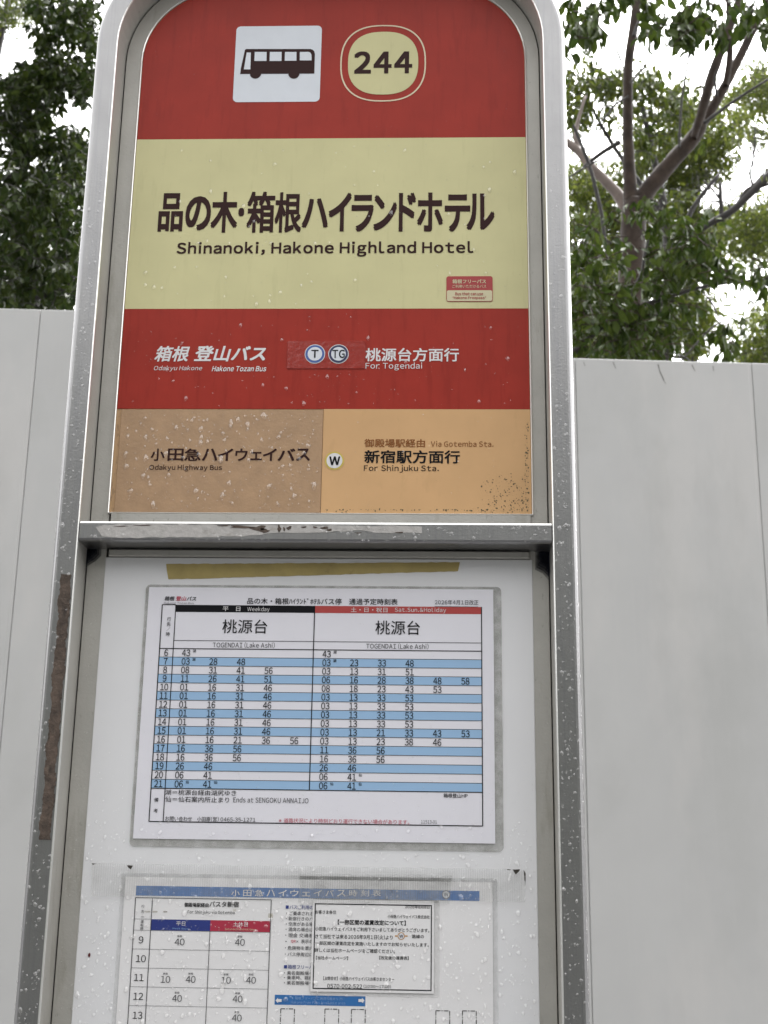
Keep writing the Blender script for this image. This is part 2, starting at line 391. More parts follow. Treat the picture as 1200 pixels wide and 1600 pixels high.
for pts in ([(126, 852), (126, 892), (137, 884), (150, 876), (158, 868), (158, 852)], [(836, 858), (836, 890), (848, 896), (859, 908), (859.5, 858)]):  # nested dark sheets paint the shade of the openings below the bar
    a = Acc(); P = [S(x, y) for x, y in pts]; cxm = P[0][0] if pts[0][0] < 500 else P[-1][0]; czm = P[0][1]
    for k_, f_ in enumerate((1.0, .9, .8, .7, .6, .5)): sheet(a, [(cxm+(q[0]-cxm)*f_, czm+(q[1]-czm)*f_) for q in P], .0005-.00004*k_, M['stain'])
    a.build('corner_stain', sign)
# panel outline with rounded top corners
ZT = ZC+.0785; RP = .079
def panel_poly(x0, x1, zt, r, zb):
    o = [(x0, zb), (x1, zb)]
    for k in range(15): t = R(90*k/14); o.append((x1-r+r*math.cos(t), zt-r+r*math.sin(t)))
    for k in range(15): t = R(90+90*k/14); o.append((x0+r+r*math.cos(t), zt-r+r*math.sin(t)))
    return o
z1 = S(516, 216)[1]; z2 = S(510, 482.2)[1]; z3 = S(506, 639)[1]; z4 = S(500, 801.5)[1]
xd = S(503.5, 720)[0]
pan = Acc(); prism(pan, panel_poly(PX0, PX1, ZT, RP, z4-.0002), .0006, .012, M['tan_edge']); sp = pan.build('sign_panel', sign)
a = Acc(); prism(a, panel_poly(PX0+.0004, PX1-.0004, ZT-.0004, RP, z1), 0, .0006, M['red']); a.build('red_band', sp)
a = Acc(); prism(a, rect(PX0+.0004, z2, PX1-.0004, z1-.0001), 0, .0006, M['cream']); a.build('cream_band', sp)
a = Acc(); prism(a, rect(PX0+.0004, z3, PX1-.0004, z2-.0001), 0, .0006, M['red']); a.build('red_band', sp)
a = Acc(); prism(a, rect(PX0+.0045, z4, xd-.0005, z3-.0008), -.0006, .0006, M['tan_wet'], .0002); a.build('tan_plate', sp)['label'] = 'weathered darker tan plate with many rain drops'
a = Acc(); prism(a, rect(xd, z4, PX1-.0004, z3-.0001), 0, .0006, M['tan']); a.build('tan_plate', sp)
# bright edging round the panel
a = Acc(); PO = panel_poly(PX0-.0015, PX1+.0015, ZT+.0015, RP+.0015, z4-.0014); PI = panel_poly(PX0-.0001, PX1+.0001, ZT+.0001, RP+.0001, z4)
PM = [((o[0]+i[0])/2, (o[1]+i[1])/2) for o, i in zip(PO, PI)]
n = len(PO); V = [(q[0], .006, q[1]) for q in PO]+[(q[0], -.0006, q[1]) for q in PO]+[(q[0], -.0014, q[1]) for q in PM]+[(q[0], -.0006, q[1]) for q in PI]+[(q[0], .004, q[1]) for q in PI]
F = []
for k in range(4):
    for i in range(n): j = (i+1) % n; F.append([k*n+i, k*n+j, (k+1)*n+j, (k+1)*n+i])
a.add(V, F, M['trim']); a.build('edging', sp)

# lettering and pictograms of the panel
YP = -.0003; Y1 = -.0005; Y2 = -.0007; YT = -.0009
a = Acc()
def pq(x, y): return S(340+x/3.33333, 20+y/3.33333)
cs = [pq(98, 72), pq(543, 68), pq(532, 465), pq(80, 465)]
x0 = (cs[0][0]+cs[3][0])/2; x1 = (cs[1][0]+cs[2][0])/2; zt = (cs[0][1]+cs[1][1])/2; zb = (cs[2][1]+cs[3][1])/2
sheet(a, rrect(x0, zb, x1, zt, .0045), YP, M['pict'])
out = [(118, 320), (122, 288), (143, 194), (150, 190), (484, 190), (496, 194), (504, 203), (507, 216), (504, 318)]
sheet(a, [pq(*q) for q in out][::-1], Y1, M['ink'])
for cx in (198, 398):
    c = pq(cx, 319); sheet(a, [(c[0]+.0054*math.cos(R(t)), c[1]+.0054*math.sin(R(t))) for t in range(0, 360, 15)], Y1-.00005, M['ink'])
for wdw in ([(152, 209), (174, 209), (171, 297), (137, 297)], [(194, 206), (256, 206), (255, 253), (192, 253)], [(273, 206), (334, 206), (333, 253), (271, 253)],
            [(351, 206), (411, 206), (411, 252), (350, 252)], [(429, 206), (474, 206), (484, 210), (489, 219), (490, 250), (428, 250)]):
    sheet(a, [pq(*q) for q in wdw][::-1], Y2, M['pict'])
a.build('bus_pictogram', sp)
a = Acc()
cx, cz = S(598.6, 98.6); sx = (S(665.6, 98)[0]-S(531.6, 98)[0])/2; sz = (S(598, 39)[1]-S(598, 158.6)[1])/2
def sq(kx, kz, n=60, e=2.5): return [(cx+kx*math.copysign(abs(math.cos(t))**(2/e), math.cos(t)), cz+kz*math.copysign(abs(math.sin(t))**(2/e), math.sin(t))) for t in [2*math.pi*i/n for i in range(n)]]
ring_sheet(a, sq(sx, sz), sq(sx-.0014, sz-.0014), YP, M['creamink'])
sheet(a, sq(sx*.82, sz*.82), YP, M['cream'])
T(a, '244', 553.3, 80.5, 644.2, 115.2, M['ink'], Y1, .03)
a.build('stop_number', sp)
a = Acc()
for ch, x0, y0, x1, y1 in [('品', 248, 302, 286.2, 362), ('の', 290, 306.8, 329.5, 360.4), ('木', 330, 300, 371.3, 363.8), ('・', 372.6, 325, 381.6, 338.2), ('箱', 386, 299.5, 429.3, 363.8), ('根', 429.6, 300.5, 471.2, 363.8),
        ('ハ', 472, 310, 512.6, 356.3), ('イ', 513.7, 301, 549, 362), ('ラ', 549.2, 304.5, 583.8, 362.5), ('ン', 583.7, 304.8, 620, 360.5), ('ド', 623, 301, 649.8, 362), ('ホ', 651.8, 301, 692, 362), ('テ', 695, 303.8, 734.7, 362.5), ('ル', 728.8, 302.4, 772.6, 359.6)]:
    T(a, ch, x0, y0, x1, y1, M['ink'], YP, .022 if ch in '箱根' else .028)
T(a, 'Shinanoki, Hakone Highland Hotel', 276.2, 377.6, 739.6, 401.3, M['ink'], YP, .024, track=.085)
a.build('stop_name', sp)
a = Acc()
T(a, '箱根', 240.8, 540.8, 299, 565, M['white'], YP, .02, .22); T(a, '登山バス', 302.5, 540.5, 419.4, 564.8, M['white'], YP, .024, .22)
T(a, 'Odakyu Hakone', 239.6, 571.6, 316.8, 580.6, M['white'], YP, .004, .2); T(a, 'Hakone Tozan Bus', 331, 571.6, 417.3, 580.4, M['white'], YP, .022, .2)
a.build('bus_company_name', sp); a = Acc()
T(a, '桃源台方面行', 571.2, 544, 717.2, 564.9, M['white'], YP, .016); T(a, 'For Togendai', 571.2, 566.6, 659.6, 579, M['white'], YP, .004)
a.build('route_direction', sp)
a = Acc()
for ch, x0, x1 in [('小', 235.9, 257.5), ('田', 262.5, 287), ('急', 288.5, 314), ('ハ', 316, 340), ('イ', 341, 364.5), ('ウ', 368, 387), ('ェ', 391.5, 409.5), ('イ', 411, 432.5), ('バ', 434, 461.5), ('ス', 463, 484.5)]:
    T(a, ch, x0, 701.3 if ch != 'ェ' else 706.5, x1, 720.5 if ch != 'ェ' else 719.5, M['ink'], YT, .018)
T(a, 'Odakyu Highway Bus', 233.8, 726.6, 347.2, 737, M['ink'], YT, .012)
a.build('bus_company_name', sp); a = Acc()
T(a, '御殿場駅経由', 569.4, 686, 664, 699, M['brownink'], YP, .012); T(a, 'Via Gotemba Sta.', 673.3, 689.2, 771, 698.2, M['brownink'], YP, .006)
T(a, '新宿駅方面行', 569.4, 703.6, 718.7, 724.2, M['blackink'], YP, .018); T(a, 'For Shinjuku Sta.', 568.6, 726.8, 685.6, 738.6, M['blackink'], YP, .006)
a.build('route_direction', sp); a = Acc()
def disc(acc, px, py, rpx, m, Y):
    c = S(px, py); r = abs(S(px+rpx, py)[0]-c[0]); sheet(acc, [(c[0]+r*math.cos(R(t)), c[1]+r*math.sin(R(t))) for t in range(0, 360, 8)], Y, m)
disc(a, 522.6, 720, 15, M['yellow'], YP); disc(a, 522.6, 720, 12.4, M['white'], Y1); T(a, 'W', 514.5, 713.5, 531.5, 727, M['blackink'], Y2, .03)
a.build('route_mark', sp)

# notice board under the cross bar
BX0, BX1 = -.0006, .3688
a = Acc(); prism(a, rect(BX0, ZB-.78, BX1, ZB-.0408), 0, .008, M['board'], .0006); a.build('notice_board', sign)
a = Acc(); prism(a, rrect(XL-.0, 0.56, XR+.0, ZC+.05, .03), .0342, .040, M['alu'])
a.build('back_plate', sign)
# concrete foot
M['concrete'] = mat('concrete', (.30, .29, .28), .8, var=.15, bump=.5)
fa = Acc(); prism(fa, rect(XL-.08, 0.001, XR+.08, .11), -.14, .14, M['concrete'], .012); fa.build('foot', sign)

# ------------------------------------------------------------------ stickers on the panel
st = Acc(); X0, Z0, X1, Z1 = (S(697.4, 452)[0], S(733, 471.6)[1], S(769.8, 452)[0], S(733, 431.9)[1])
prism(st, rrect(X0, Z0, X1, Z1, .0022), -.00045, -.0001, M['stickred'])
zi = S(733, 454)[1]
sheet(st, rrect(X0+.0005, Z0+.0005, X1-.0005, zi, .0016), -.0006, M['stickcream'])
T(st, '箱根フリーパス', 707, 436.8, 759.4, 443.4, M['stickcream'], -.0006, .02); T(st, 'ご利用いただけるバス', 706.8, 445.2, 759.6, 450.4, M['stickcream'], -.0006, .005)
T(st, 'Bus that can use', 711.3, 457, 754.7, 462, M['stickred'], -.0008, .02); T(st, '"Hakone Freepass"', 707.4, 463.4, 759.2, 469, M['stickred'], -.0008, .02)
tag(st.build('freepass_sticker'), 'small red and cream bus pass sticker on the cream band', 'sticker')
st = Acc(); X0, X1 = S(449, 555)[0], S(571, 555)[0]; Z1, Z0 = S(510, 533)[1], S(510, 576.4)[1]
prism(st, rrect(X0, Z0, X1, Z1, .0008), -.0007, -.0001, M['patch'], .0002)
for cx, cm, s_ in ((492.2, 'blue', 'T'), (529, 'navy', 'TG')):
    disc(st, cx, 553.7, 16, M['white'], -.0009); disc(st, cx, 553.7, 14.8, M[cm], -.0011); disc(st, cx, 553.7, 11.4, M['pict'], -.0013)
    if s_ == 'T': T(st, 'T', 486.6, 547.6, 497.8, 560, M['blackink'], -.0015, .02)
    else: T(st, 'TG', 519.5, 547.4, 538.8, 560.4, M['blackink'], -.0015, .02)
tag(st.build('route_patch'), 'glossy red vinyl patch with round T and TG route marks', 'sticker')

# ------------------------------------------------------------------ laminated timetable
lt = empty('laminated_timetable', (S(500, 1120)[0], -.001, S(500, 1120)[1]))
tag(lt, 'laminated white timetable with blue striped rows hanging on the notice board', 'timetable')
LX0, LX1 = (S(228.8, 914)[0]+S(202, 1324)[0])/2, (S(783, 917)[0]+S(787, 1329)[0])/2
LZ1, LZ0 = S(500, 915.5)[1], S(500, 1327)[1]
a = Acc(); prism(a, rrect(LX0, LZ0, LX1, LZ1, .004), -.0012, -.0003, M['rim'], .0003); a.build('laminate_pouch', lt)
QX0, QX1 = (S(233.8, 918)[0]+S(208, 1311)[0])/2, (S(770.5, 921.5)[0]+S(773.8, 1317.5)[0])/2
QZ1, QZ0 = S(500, 919.7)[1], S(500, 1314.3)[1]
a = Acc(); prism(a, rect(QX0, QZ0, QX1, QZ1), -.0014, -.0011, M['paper']); a.build('paper', lt)
g = Acc(); YB, YL, YX = -.00155, -.0017, -.00185
gx0 = (S(255.5, 945.5)[0]+S(232, 1284.3)[0])/2; gx1 = (S(276.3, 946.3)[0]+S(254.5, 1284)[0])/2
gx2 = (S(492.5, 947.5)[0]+S(483.2, 1233.5)[0])/2; gx3 = (S(752.5, 949)[0]+S(753.8, 1290)[0])/2
zz = lambda y: S(500, y)[1]
gT, gB0, gB1, gT1, gR0, gR1, gBot = zz(947), zz(947.2), zz(958.3), zz(1003), zz(1015.8), zz(1235), zz(1287.3)
sheet(g, rect(gx1, gB1, gx2, gB0), YB, M['blackink']); sheet(g, rect(gx2, gB1, gx3, gB0), YB, M['hdrred'])
rowz = [gR0+(gR1-gR0)*i/16 for i in range(17)]
for i in range(1, 16, 2): sheet(g, rect(gx0, rowz[i+1], gx3, rowz[i]), YB, M['rowblue'])
def hl(z, x0, x1, th, m): sheet(g, rect(x0, z-th/2, x1, z+th/2), YL, m)
def vl(x, z0, z1, th, m): sheet(g, rect(x-th/2, z0, x+th/2, z1), YL-.00003, m)
for i in range(17): hl(rowz[i], gx0, gx3, .0007 if i in (0, 16) else .00042, M['blackink'] if i in (0, 16) else M['greyink'])
hl(gT, gx0, gx1, .0007, M['blackink']); hl(gT1, gx1, gx3, .00045, M['greyink']); hl(gBot, gx0, gx3, .0008, M['blackink'])
vl(gx0, gBot, gT, .0008, M['blackink']); vl(gx1, gBot, gT, .0007, M['blackink']); vl(gx2, gR1, gT, .0008, M['blackink']); vl(gx3, gBot, gT, .0008, M['blackink'])
g.build('ruled_table', lt)
a = Acc()
# thin letters are measured from the table itself
def cellx(px, py): return S(px, py)[0]
rows = {6: ('43', '43'), 7: ('03 28 48', '03 23 33 48'), 8: ('08 31 41 56', '03 13 31 51'), 9: ('11 26 41 51', '06 16 28 38 48 58'), 10: ('01 16 31 46', '08 18 23 43 53'),
        11: ('01 16 31 46', '03 13 33 53'), 12: ('01 16 31 46', '03 13 33 53'), 13: ('01 16 31 46', '03 13 33 53'), 14: ('01 16 31 46', '03 13 33 53'), 15: ('01 16 31 46', '03 13 21 33 43 53'),
        16: ('01 16 21 36 56', '03 13 23 38 46'), 17: ('16 36 56', '11 36 56'), 18: ('16 36 56', '16 36 56'), 19: ('26 46', '26 46'), 20: ('06 41', '06 41'), 21: ('06 41', '06 41')}
xw0 = (S(292, 1021)[0]+S(283.3, 1157)[0])/2; xw4 = S(460, 1156.5)[0]; stepw = (xw4-xw0)/4
xh0 = (S(511.3, 1022)[0]+S(505.5, 1200)[0])/2; xh5 = (S(727, 1063)[0]+S(727.3, 1146)[0])/2; steph = (xh5-xh0)/5
H9 = .0054
for h, (wk, hd) in rows.items():
    i = h-6; z = (rowz[i]+rowz[i+1])/2
    digits(a, str(h), (gx0+gx1)/2, z, H9, M['blackink'], YX, .80, .006)
    for k, t in enumerate(wk.split()): digits(a, t, xw0+stepw*k, z, H9, M['blackink'], YX, .80, .006)
    for k, t in enumerate(hd.split()): digits(a, t, xh0+steph*k, z, H9, M['blackink'], YX, .80, .006)
    def mk(ch, x): text_xz(a, ch, x+.0056, z+.0004, x+.0082, z+.003, M['blackink'], YX, .01)
    if h in (6, 7): mk('湖', xw0); mk('湖', xh0)
    if h == 21: mk('仙', xw0); mk('仙', xw0+stepw); mk('仙', xh0); mk('仙', xh0+steph)
    if h == 20: mk('仙', xh0+steph)
T(a, '桃源台', 348, 968.6, 418, 990.2, M['blackink'], YX, .002); T(a, '桃源台', 586.8, 970.4, 656.2, 992.2, M['blackink'], YX, .002)
T(a, 'TOGENDAI (Lake Ashi)', 333, 1003.9, 429.6, 1013.2, M['blackink'], YX); T(a, 'TOGENDAI (Lake Ashi)', 572.5, 1005.8, 669.6, 1015, M['blackink'], YX)
T(a, '平　日', 348.5, 948.5, 376, 955.6, M['white'], YX, .005); T(a, 'Weekday', 387, 949, 421.5, 957.4, M['white'], YX)
T(a, '土・日・祝日', 548.5, 949.8, 605.5, 957.3, M['white'], YX, .003); T(a, 'Sat.Sun.&Holiday', 617, 950, 697, 958.6, M['white'], YX)
T(a, '品の木・箱根ﾊｲﾗﾝﾄﾞﾎﾃﾙバス停', 386.8, 935.2, 534, 945, M['blackink'], YX, .006); T(a, '通過予定時刻表', 545.8, 936, 621.4, 945.6, M['blackink'], YX, .006)
T(a, '2026年4月1日改正', 679.5, 938, 747.4, 945.6, M['greyink'], YX, .003)
hx0, hx1 = S(679, 946.5)[0], S(747, 946.5)[0]; sheet(a, rect(hx0, zz(947.2), hx1, zz(946.6)), YX, M['greyink'])
T(a, '箱根', 257.4, 932.3, 274, 939.2, M['greyink'], YX, .02, .2); T(a, '登山', 275, 932.3, 292, 939.2, M['redink'], YX, .02, .2); T(a, 'バス', 292, 932.8, 308, 939.2, M['greyink'], YX, .02, .2)
T(a, 'Hakone Tozan Bus', 257, 941.2, 303.5, 944.4, M['thinink'], YX)
for ch, x, y in (('行', 264.8, 968), ('先', 264.2, 975.8), ('時', 263, 991.3)): T(a, ch, x-3, y-3.2, x+3, y+3.2, M['blackink'], YX, .006)
T(a, '／', 260.5, 980.5, 266.7, 987, M['blackink'], YX)
T(a, '備', 241.8, 1246.6, 248.2, 1253, M['blackink'], YX, .006); T(a, '考', 240.8, 1263.6, 247.2, 1270, M['blackink'], YX, .006)
T(a, '湖＝桃源台経由湖尻ゆき', 258.9, 1234.6, 369.5, 1242.9, M['blackink'], YX, .002); T(a, '仙＝仙石案内所止まり', 258.8, 1245, 358.5, 1253.8, M['blackink'], YX, .002)
T(a, 'Ends at SENGOKU ANNAIJO', 365, 1246.2, 482.2, 1254.6, M['blackink'], YX)
T(a, 'お問い合わせ　小田原(営) 0465-35-1271', 258.8, 1276.2, 399.6, 1284, M['blackink'], YX, .004)
T(a, '※道路状況により時刻どおり運行できない場合があります。', 436, 1279.8, 639.6, 1287, M['redink'], YX)
T(a, '11513-01', 658, 1281.6, 682.6, 1287, M['blackink'], YX); T(a, '箱根登山HP', 693, 1240, 730.6, 1246.8, M['blackink'], YX, .008)
a.build('print', lt)

# ------------------------------------------------------------------ highway bus poster
po = empty('highway_bus_poster', (S(480, 1490)[0], -.001, S(480, 1490)[1]-.06))
tag(po, 'wet white highway bus timetable poster in a clear sleeve at the bottom', 'poster')
ex0 = (S(195, 1371)[0]+S(183, 1600)[0])/2; ex1 = (S(769, 1377.6)[0]+S(771, 1600)[0])/2; ezt = S(480, 1374.3)[1]; ezb = ezt-.42
sx1 = S(778, 1480)[0]
a = Acc(); prism(a, rrect(ex0-.0035, ezb-.004, sx1, ezt+.003, .002), -.0009, -.0003, M['film'], .0002); a.build('clear_sleeve', po)
a = Acc(); prism(a, rect(ex0, ezb, ex1, ezt), -.0012, -.0008, M['paper2']); a.build('paper', po)
g = Acc(); YB, YL, YX = -.00135, -.0015, -.00165
zc = lambda y: S(480, y)[1]
hb0, hb1 = S(213, 1393)[0], S(749, 1398)[0]
sheet(g, rect(hb0, zc(1403.4), hb1, zc(1388)), YB, M['hdrblue'])
c0 = (S(212, 1403.6)[0]+S(200.4, 1600)[0])/2; c1 = (S(238.4, 1404)[0]+S(227.6, 1600)[0])/2; c2 = (S(329, 1437)[0]+S(322, 1600)[0])/2; c3 = (S(424, 1404)[0]+S(417.5, 1600)[0])/2
zl = lambda y: S(310, y)[1]
tz = zl(1404); bz0, bz1 = zl(1437.3), zl(1454.8); rz = [zl(1454.8+29.5*i) for i in range(9)]
sheet(g, rect(c1, bz1, c2, bz0), YB, M['dkblue']); sheet(g, rect(c2, bz1, c3, bz0), YB, M['crim'])
def hl2(z, x0, x1, th, m): sheet(g, rect(x0, z-th/2, x1, z+th/2), YL, m)
def vl2(x, z0, z1, th, m): sheet(g, rect(x-th/2, z0, x+th/2, z1), YL-.00003, m)
for z in rz: hl2(z, c0, c3, .0003, M['thinink'])
hl2(tz, c0, c3, .0005, M['greyink']); hl2(bz0, c0, c1, .0003, M['thinink'])
vl2(c0, rz[-1], tz, .0006, M['greyink']); vl2(c1, rz[-1], tz, .0006, M['greyink']); vl2(c2, rz[-1], bz1, .0005, M['greyink']); vl2(c3, rz[-1], tz, .0006, M['greyink'])
X0, Z0, X1, Z1 = quad_px(g, 429.5, 1555.3, 571, 1570.8, M['arrow'], YB)
def dashbox(x0, x1, yt):
    xa, xb = S(x0, yt)[0], S(x1, yt)[0]; zt = S((x0+x1)/2, yt)[1]; n = 14
    for x in (xa, xb):
        z = zt; k = 0
        while z > zt-.20:
            l = .0035 if k % 2 == 0 else .001; sheet(g, rect(x-.0003, z-l, x+.0003, z), YL, M['blackink']); z -= l+.0009; k += 1
    x = xa; k = 0
    while x < xb-.0012:
        l = min(.0035 if k % 2 == 0 else .001, xb-x); sheet(g, rect(x, zt-.0003, x+l, zt+.0003), YL-.00002, M['blackink']); x += l+.0009; k += 1
for x0, x1, yt in ((439, 460.5, 1576), (508, 529.5, 1576.4), (549.4, 571, 1577), (681, 702.6, 1579), (722.5, 744, 1579.3)): dashbox(x0, x1, yt)
g.build('ruled_table', po)
a = Acc()
for i, ch in enumerate('小田急ハイウェイバス時刻表'): T(a, ch, 362+18.35*i, 1390.4 if ch != 'ェ' else 1393.5, 362+18.35*i+13, 1400.4, M['white'], YX, .008)
def hour(s, x, y): N(a, s, x, y, 10.8, M['blackink'], YX, .98)
for s, x, y in (('9', 221, 1468.3), ('10', 220.6, 1497.6), ('11', 217.5, 1527), ('12', 216.5, 1556.4), ('13', 215.4, 1586)): hour(s, x, y)
for x, y, s in ((281.3, 1471.5, '40'), (375.3, 1472.2, '40'), (259, 1530, '10'), (298.5, 1530, '40'), (353.5, 1531.3, '10'), (392.7, 1531.3, '40'), (277.2, 1559.6, '40'), (371.7, 1560.5, '40'), (370.5, 1590.2, '40')):
    N(a, s, x, y, 10.3, M['greyink'], YX, .98); T(a, '新宿', x-3.6, y-10.6, x+3.6, y-7.2, M['greyink'], YX, .01)
T(a, '御殿場駅経由', 288.6, 1410.4, 326.6, 1417.2, M['blackink'], YX, .02); T(a, 'バスタ新宿', 327.8, 1408.4, 373.6, 1417.4, M['blackink'], YX, .012)
T(a, 'For Shinjuku via Gotemba', 293.6, 1422.6, 367, 1429.2, M['blackink'], YX, .004)
T(a, '平日', 275.8, 1439.6, 290, 1446.4, M['white'], YX); T(a, 'Week days', 269.6, 1449, 295, 1453, M['ltblue'], YX); T(a, '土休日', 364.8, 1440.3, 387.5, 1447.6, M['white'], YX)
T(a, 'Saturdays and holidays', 352, 1450.2, 400, 1454, M['creamink'], YX)
for ch, x, y in (('行', 224, 1416), ('先', 223.6, 1424), ('一', 223.3, 1432.6), ('運', 222.8, 1439.8), ('転', 222.5, 1445.2), ('時', 222.3, 1450.6)):
    T(a, ch, x-2.4, y-2.4 if ch != '一' else y-.4, x+2.4, y+2.4 if ch != '一' else y+.4, M['greyink'], YX, .004)
for s, x0, y, m, hh in (('■バスご利用の', 446.8, 1417.4, 'inkblue', 6.6), ('・ご乗車される', 447.5, 1427.2, 'greyink', 6.4), ('・新宿行きのバ', 447, 1435.4, 'greyink', 6.2), ('・空席がある場', 447, 1443.8, 'greyink', 6.4), ('・満席の場合は', 446.6, 1452.2, 'greyink', 6.4),
        ('・現金 交通系', 446, 1461.4, 'greyink', 6.4), ('・危険物を車内', 445.6, 1481.2, 'greyink', 6.4), ('・バス停周辺は', 445.3, 1491, 'greyink', 6.4), ('■箱根フリーパ', 444, 1510.6, 'inkblue', 6.6), ('・乗名御殿場～', 444.3, 1520.2, 'greyink', 6.2), ('・乗車時、箱根', 444.2, 1527.6, 'greyink', 6.2), ('・乗名御殿場～', 444, 1535.6, 'greyink', 6.2)):
    T(a, s, x0, y-hh/2, 489.5, y+hh/2, M[m], YX, .004)
T(a, '・', 446.4, 1469.8, 448, 1471.8, M['greyink'], YX); T(a, 'QR', 455, 1468.4, 462.2, 1473.4, M['redink'], YX, .02); T(a, '×', 463.2, 1469.4, 466.6, 1472.6, M['greyink'], YX); T(a, '表示の', 470.6, 1467.6, 489, 1474, M['greyink'], YX, .004)
T(a, '箱根フリーパスご利用可能エリア', 461.5, 1557.6, 534, 1562.2, M['ltblue'], YX); T(a, 'Hakone Free Pass Available area', 455, 1564, 539.5, 1568.6, M['ltblue'], YX)
for sgn, xx in ((1, 430.8), (-1, 569.8)):
    q = [S(xx+sgn*dx, 1563+dy) for dx, dy in ((0, 0), (4, -4.2), (4, -2.2), (9.5, -2.2), (9.5, 2.2), (4, 2.2), (4, 4.2))]; sheet(a, q if sgn > 0 else q[::-1], YX, M['white'])
for x0, y0, x1, y1 in ((226, 1423.4, 236, 1425.4), (239, 1423.2, 247, 1425.6), (256, 1423.8, 262, 1425.2), (364, 1420, 370, 1424), (419, 1427, 427, 1434)): quad_px(a, x0, y0, x1, y1, M['wstain'], YX-.0001, .0008)
disc(a, 696.9, 1397.6, 6.4, M['thinink'], YX); disc(a, 696.9, 1397.6, 5.2, M['pict'], YX-.0001); T(a, 'W', 693.4, 1394.8, 700.4, 1400.6, M['greyink'], YX-.0002, .01)
a.build('print', po)

# ------------------------------------------------------------------ fare notice taped over the poster
fn_ = empty('fare_notice', (S(582, 1478)[0], -.002, S(582, 1478)[1]))
tag(fn_, 'small black bordered notice sheet stuck over the highway bus poster', 'notice')
nx0, nx1, nzt, nzb = S(487.2, 1478)[0], S(678, 1478)[0], S(582, 1406.5)[1], S(582, 1550.5)[1]
a = Acc(); prism(a, rrect(nx0-.0005, nzb-.003, S(687, 1478)[0], nzt+.0005, .002), -.0021, -.0017, M['film'], .0002); a.build('clear_sleeve', fn_)
a = Acc(); prism(a, rect(nx0, nzb, nx1, nzt), -.0024, -.0020, M['paper2']); a.build('paper', fn_)
a = Acc(); YX = -.0026
bx0, bx1, bzt, bzb = S(490.6, 1478)[0], S(674.6, 1478)[0], S(582, 1412.6)[1], S(582, 1546.4)[1]
ring_sheet(a, rect(bx0, bzb, bx1, bzt), rect(bx0+.0008, bzb+.0008, bx1-.0008, bzt-.0008), YX, M['blackink'])
for s, x0, y0, x1, y1, b in (('2026年8月8日', 633, 1414.6, 671, 1419.6, 0), ('お客さま各位', 493, 1422, 525.6, 1428, .004), ('小田急ハイウェイバス株式会社', 606, 1429.4, 671.2, 1435, .003), ('【一部区間の運賃改定について】', 528, 1437.4, 634.2, 1445.4, .022),
        ('小田急ハイウェイバスをご利用下さいましてありがとうございます。', 493, 1449, 670.8, 1455.4, .002), ('さて当社では来る2026年9月1日(火)より', 493, 1460, 613.6, 1467.2, .006), ('路線の', 643.8, 1460, 662.4, 1466, .004),
        ('一部区間の運賃改定を実施いたしますのでお知らせいたします。', 493, 1471.6, 670, 1477.8, .004), ('詳しくは当社ホームページをご確認ください。', 492, 1482, 617.2, 1488.4, .002), ('【当社ホームページ】', 494.2, 1493.6, 544, 1499.4, .003), ('【改定後の運賃表】', 592.8, 1493.6, 638.6, 1499.4, .003),
        ('【お問合せ】小田急ハイウェイバスお客さまセンター', 505.6, 1526, 616, 1532, .004), ('0570-002-522', 511.6, 1537.2, 566, 1543.8, .004), ('(10:00～17:00)', 568.4, 1538.2, 610.8, 1543.8, 0)):
    T(a, s, x0, y0, x1, y1, M['blackink'], YX, max(.008, b+.004))
disc(a, 627, 1462.4, 5.6, M['orange'], YX); disc(a, 627, 1462.4, 4.3, M['pict'], YX-.0001); T(a, 'W', 624, 1460, 630, 1465, M['ink'], YX-.0002, .02)
for x0, x1 in ((617.2, 621), (633, 637)): quad_px(a, x0, 1461.3, x1, 1463.4, M['orange'], YX)
a.build('print', fn_)

# ------------------------------------------------------------------ tapes, residues and specks
def rough_poly(pts, n, amp, Y=0):
    """outline through photo points, edges broken up into small steps"""
    P = [S(*q, Y) for q in pts]; o = []
    for i in range(len(P)):
        a_, b_ = P[i], P[(i+1) % len(P)]; k = max(1, int(math.hypot(b_[0]-a_[0], b_[1]-a_[1])/n))
        for j in range(k):
            t = j/k; o.append((a_[0]+(b_[0]-a_[0])*t+random.uniform(-amp, amp), a_[1]+(b_[1]-a_[1])*t+random.uniform(-amp, amp)))
    return o
a = Acc(); prism(a, rough_poly([(263, 905.5), (716, 892.5), (718.5, 878.6), (259.5, 881.5)], .004, .00025), -.0004, -.0001, M['ytape'])
tag(a.build('masking_tape'), 'faded yellow brown masking tape strip above the laminated timetable', 'tape')
a = Acc(); prism(a, rough_poly([(144.8, 1400), (819.8, 1409.4), (821.4, 1358.4), (144.6, 1349)], .008, .0002), -.00315, -.0029, M['tape'])
t1 = a.build('clear_tape'); tag(t1, 'long ribbed clear packing tape across the top of the poster', 'tape')
g = Acc()
for pts in ([(801, 1359), (807, 1358.6), (813, 1359), (809, 1363), (805, 1366), (802, 1362)], [(791, 1358.6), (798, 1358.4), (797, 1360), (793, 1360)], [(145, 1349), (153, 1349.3), (147, 1351)], [(200, 1352), (209, 1352), (206, 1359), (202, 1356)], [(817, 1359), (821.2, 1366), (820, 1385), (819.2, 1370)]):
    g = Acc(); sheet(g, rough_poly(pts, .0015, .0003)[::-1], -.0033, M['dirt']); g.build('grime', t1)
a = Acc(); prism(a, rough_poly([(467, 1410), (702, 1411.5), (706, 1368), (469, 1364.5)], .008, .0002), -.00375, -.0035, M['tape'])
tag(a.build('clear_tape'), 'shorter second piece of clear tape holding up the small notice', 'tape')
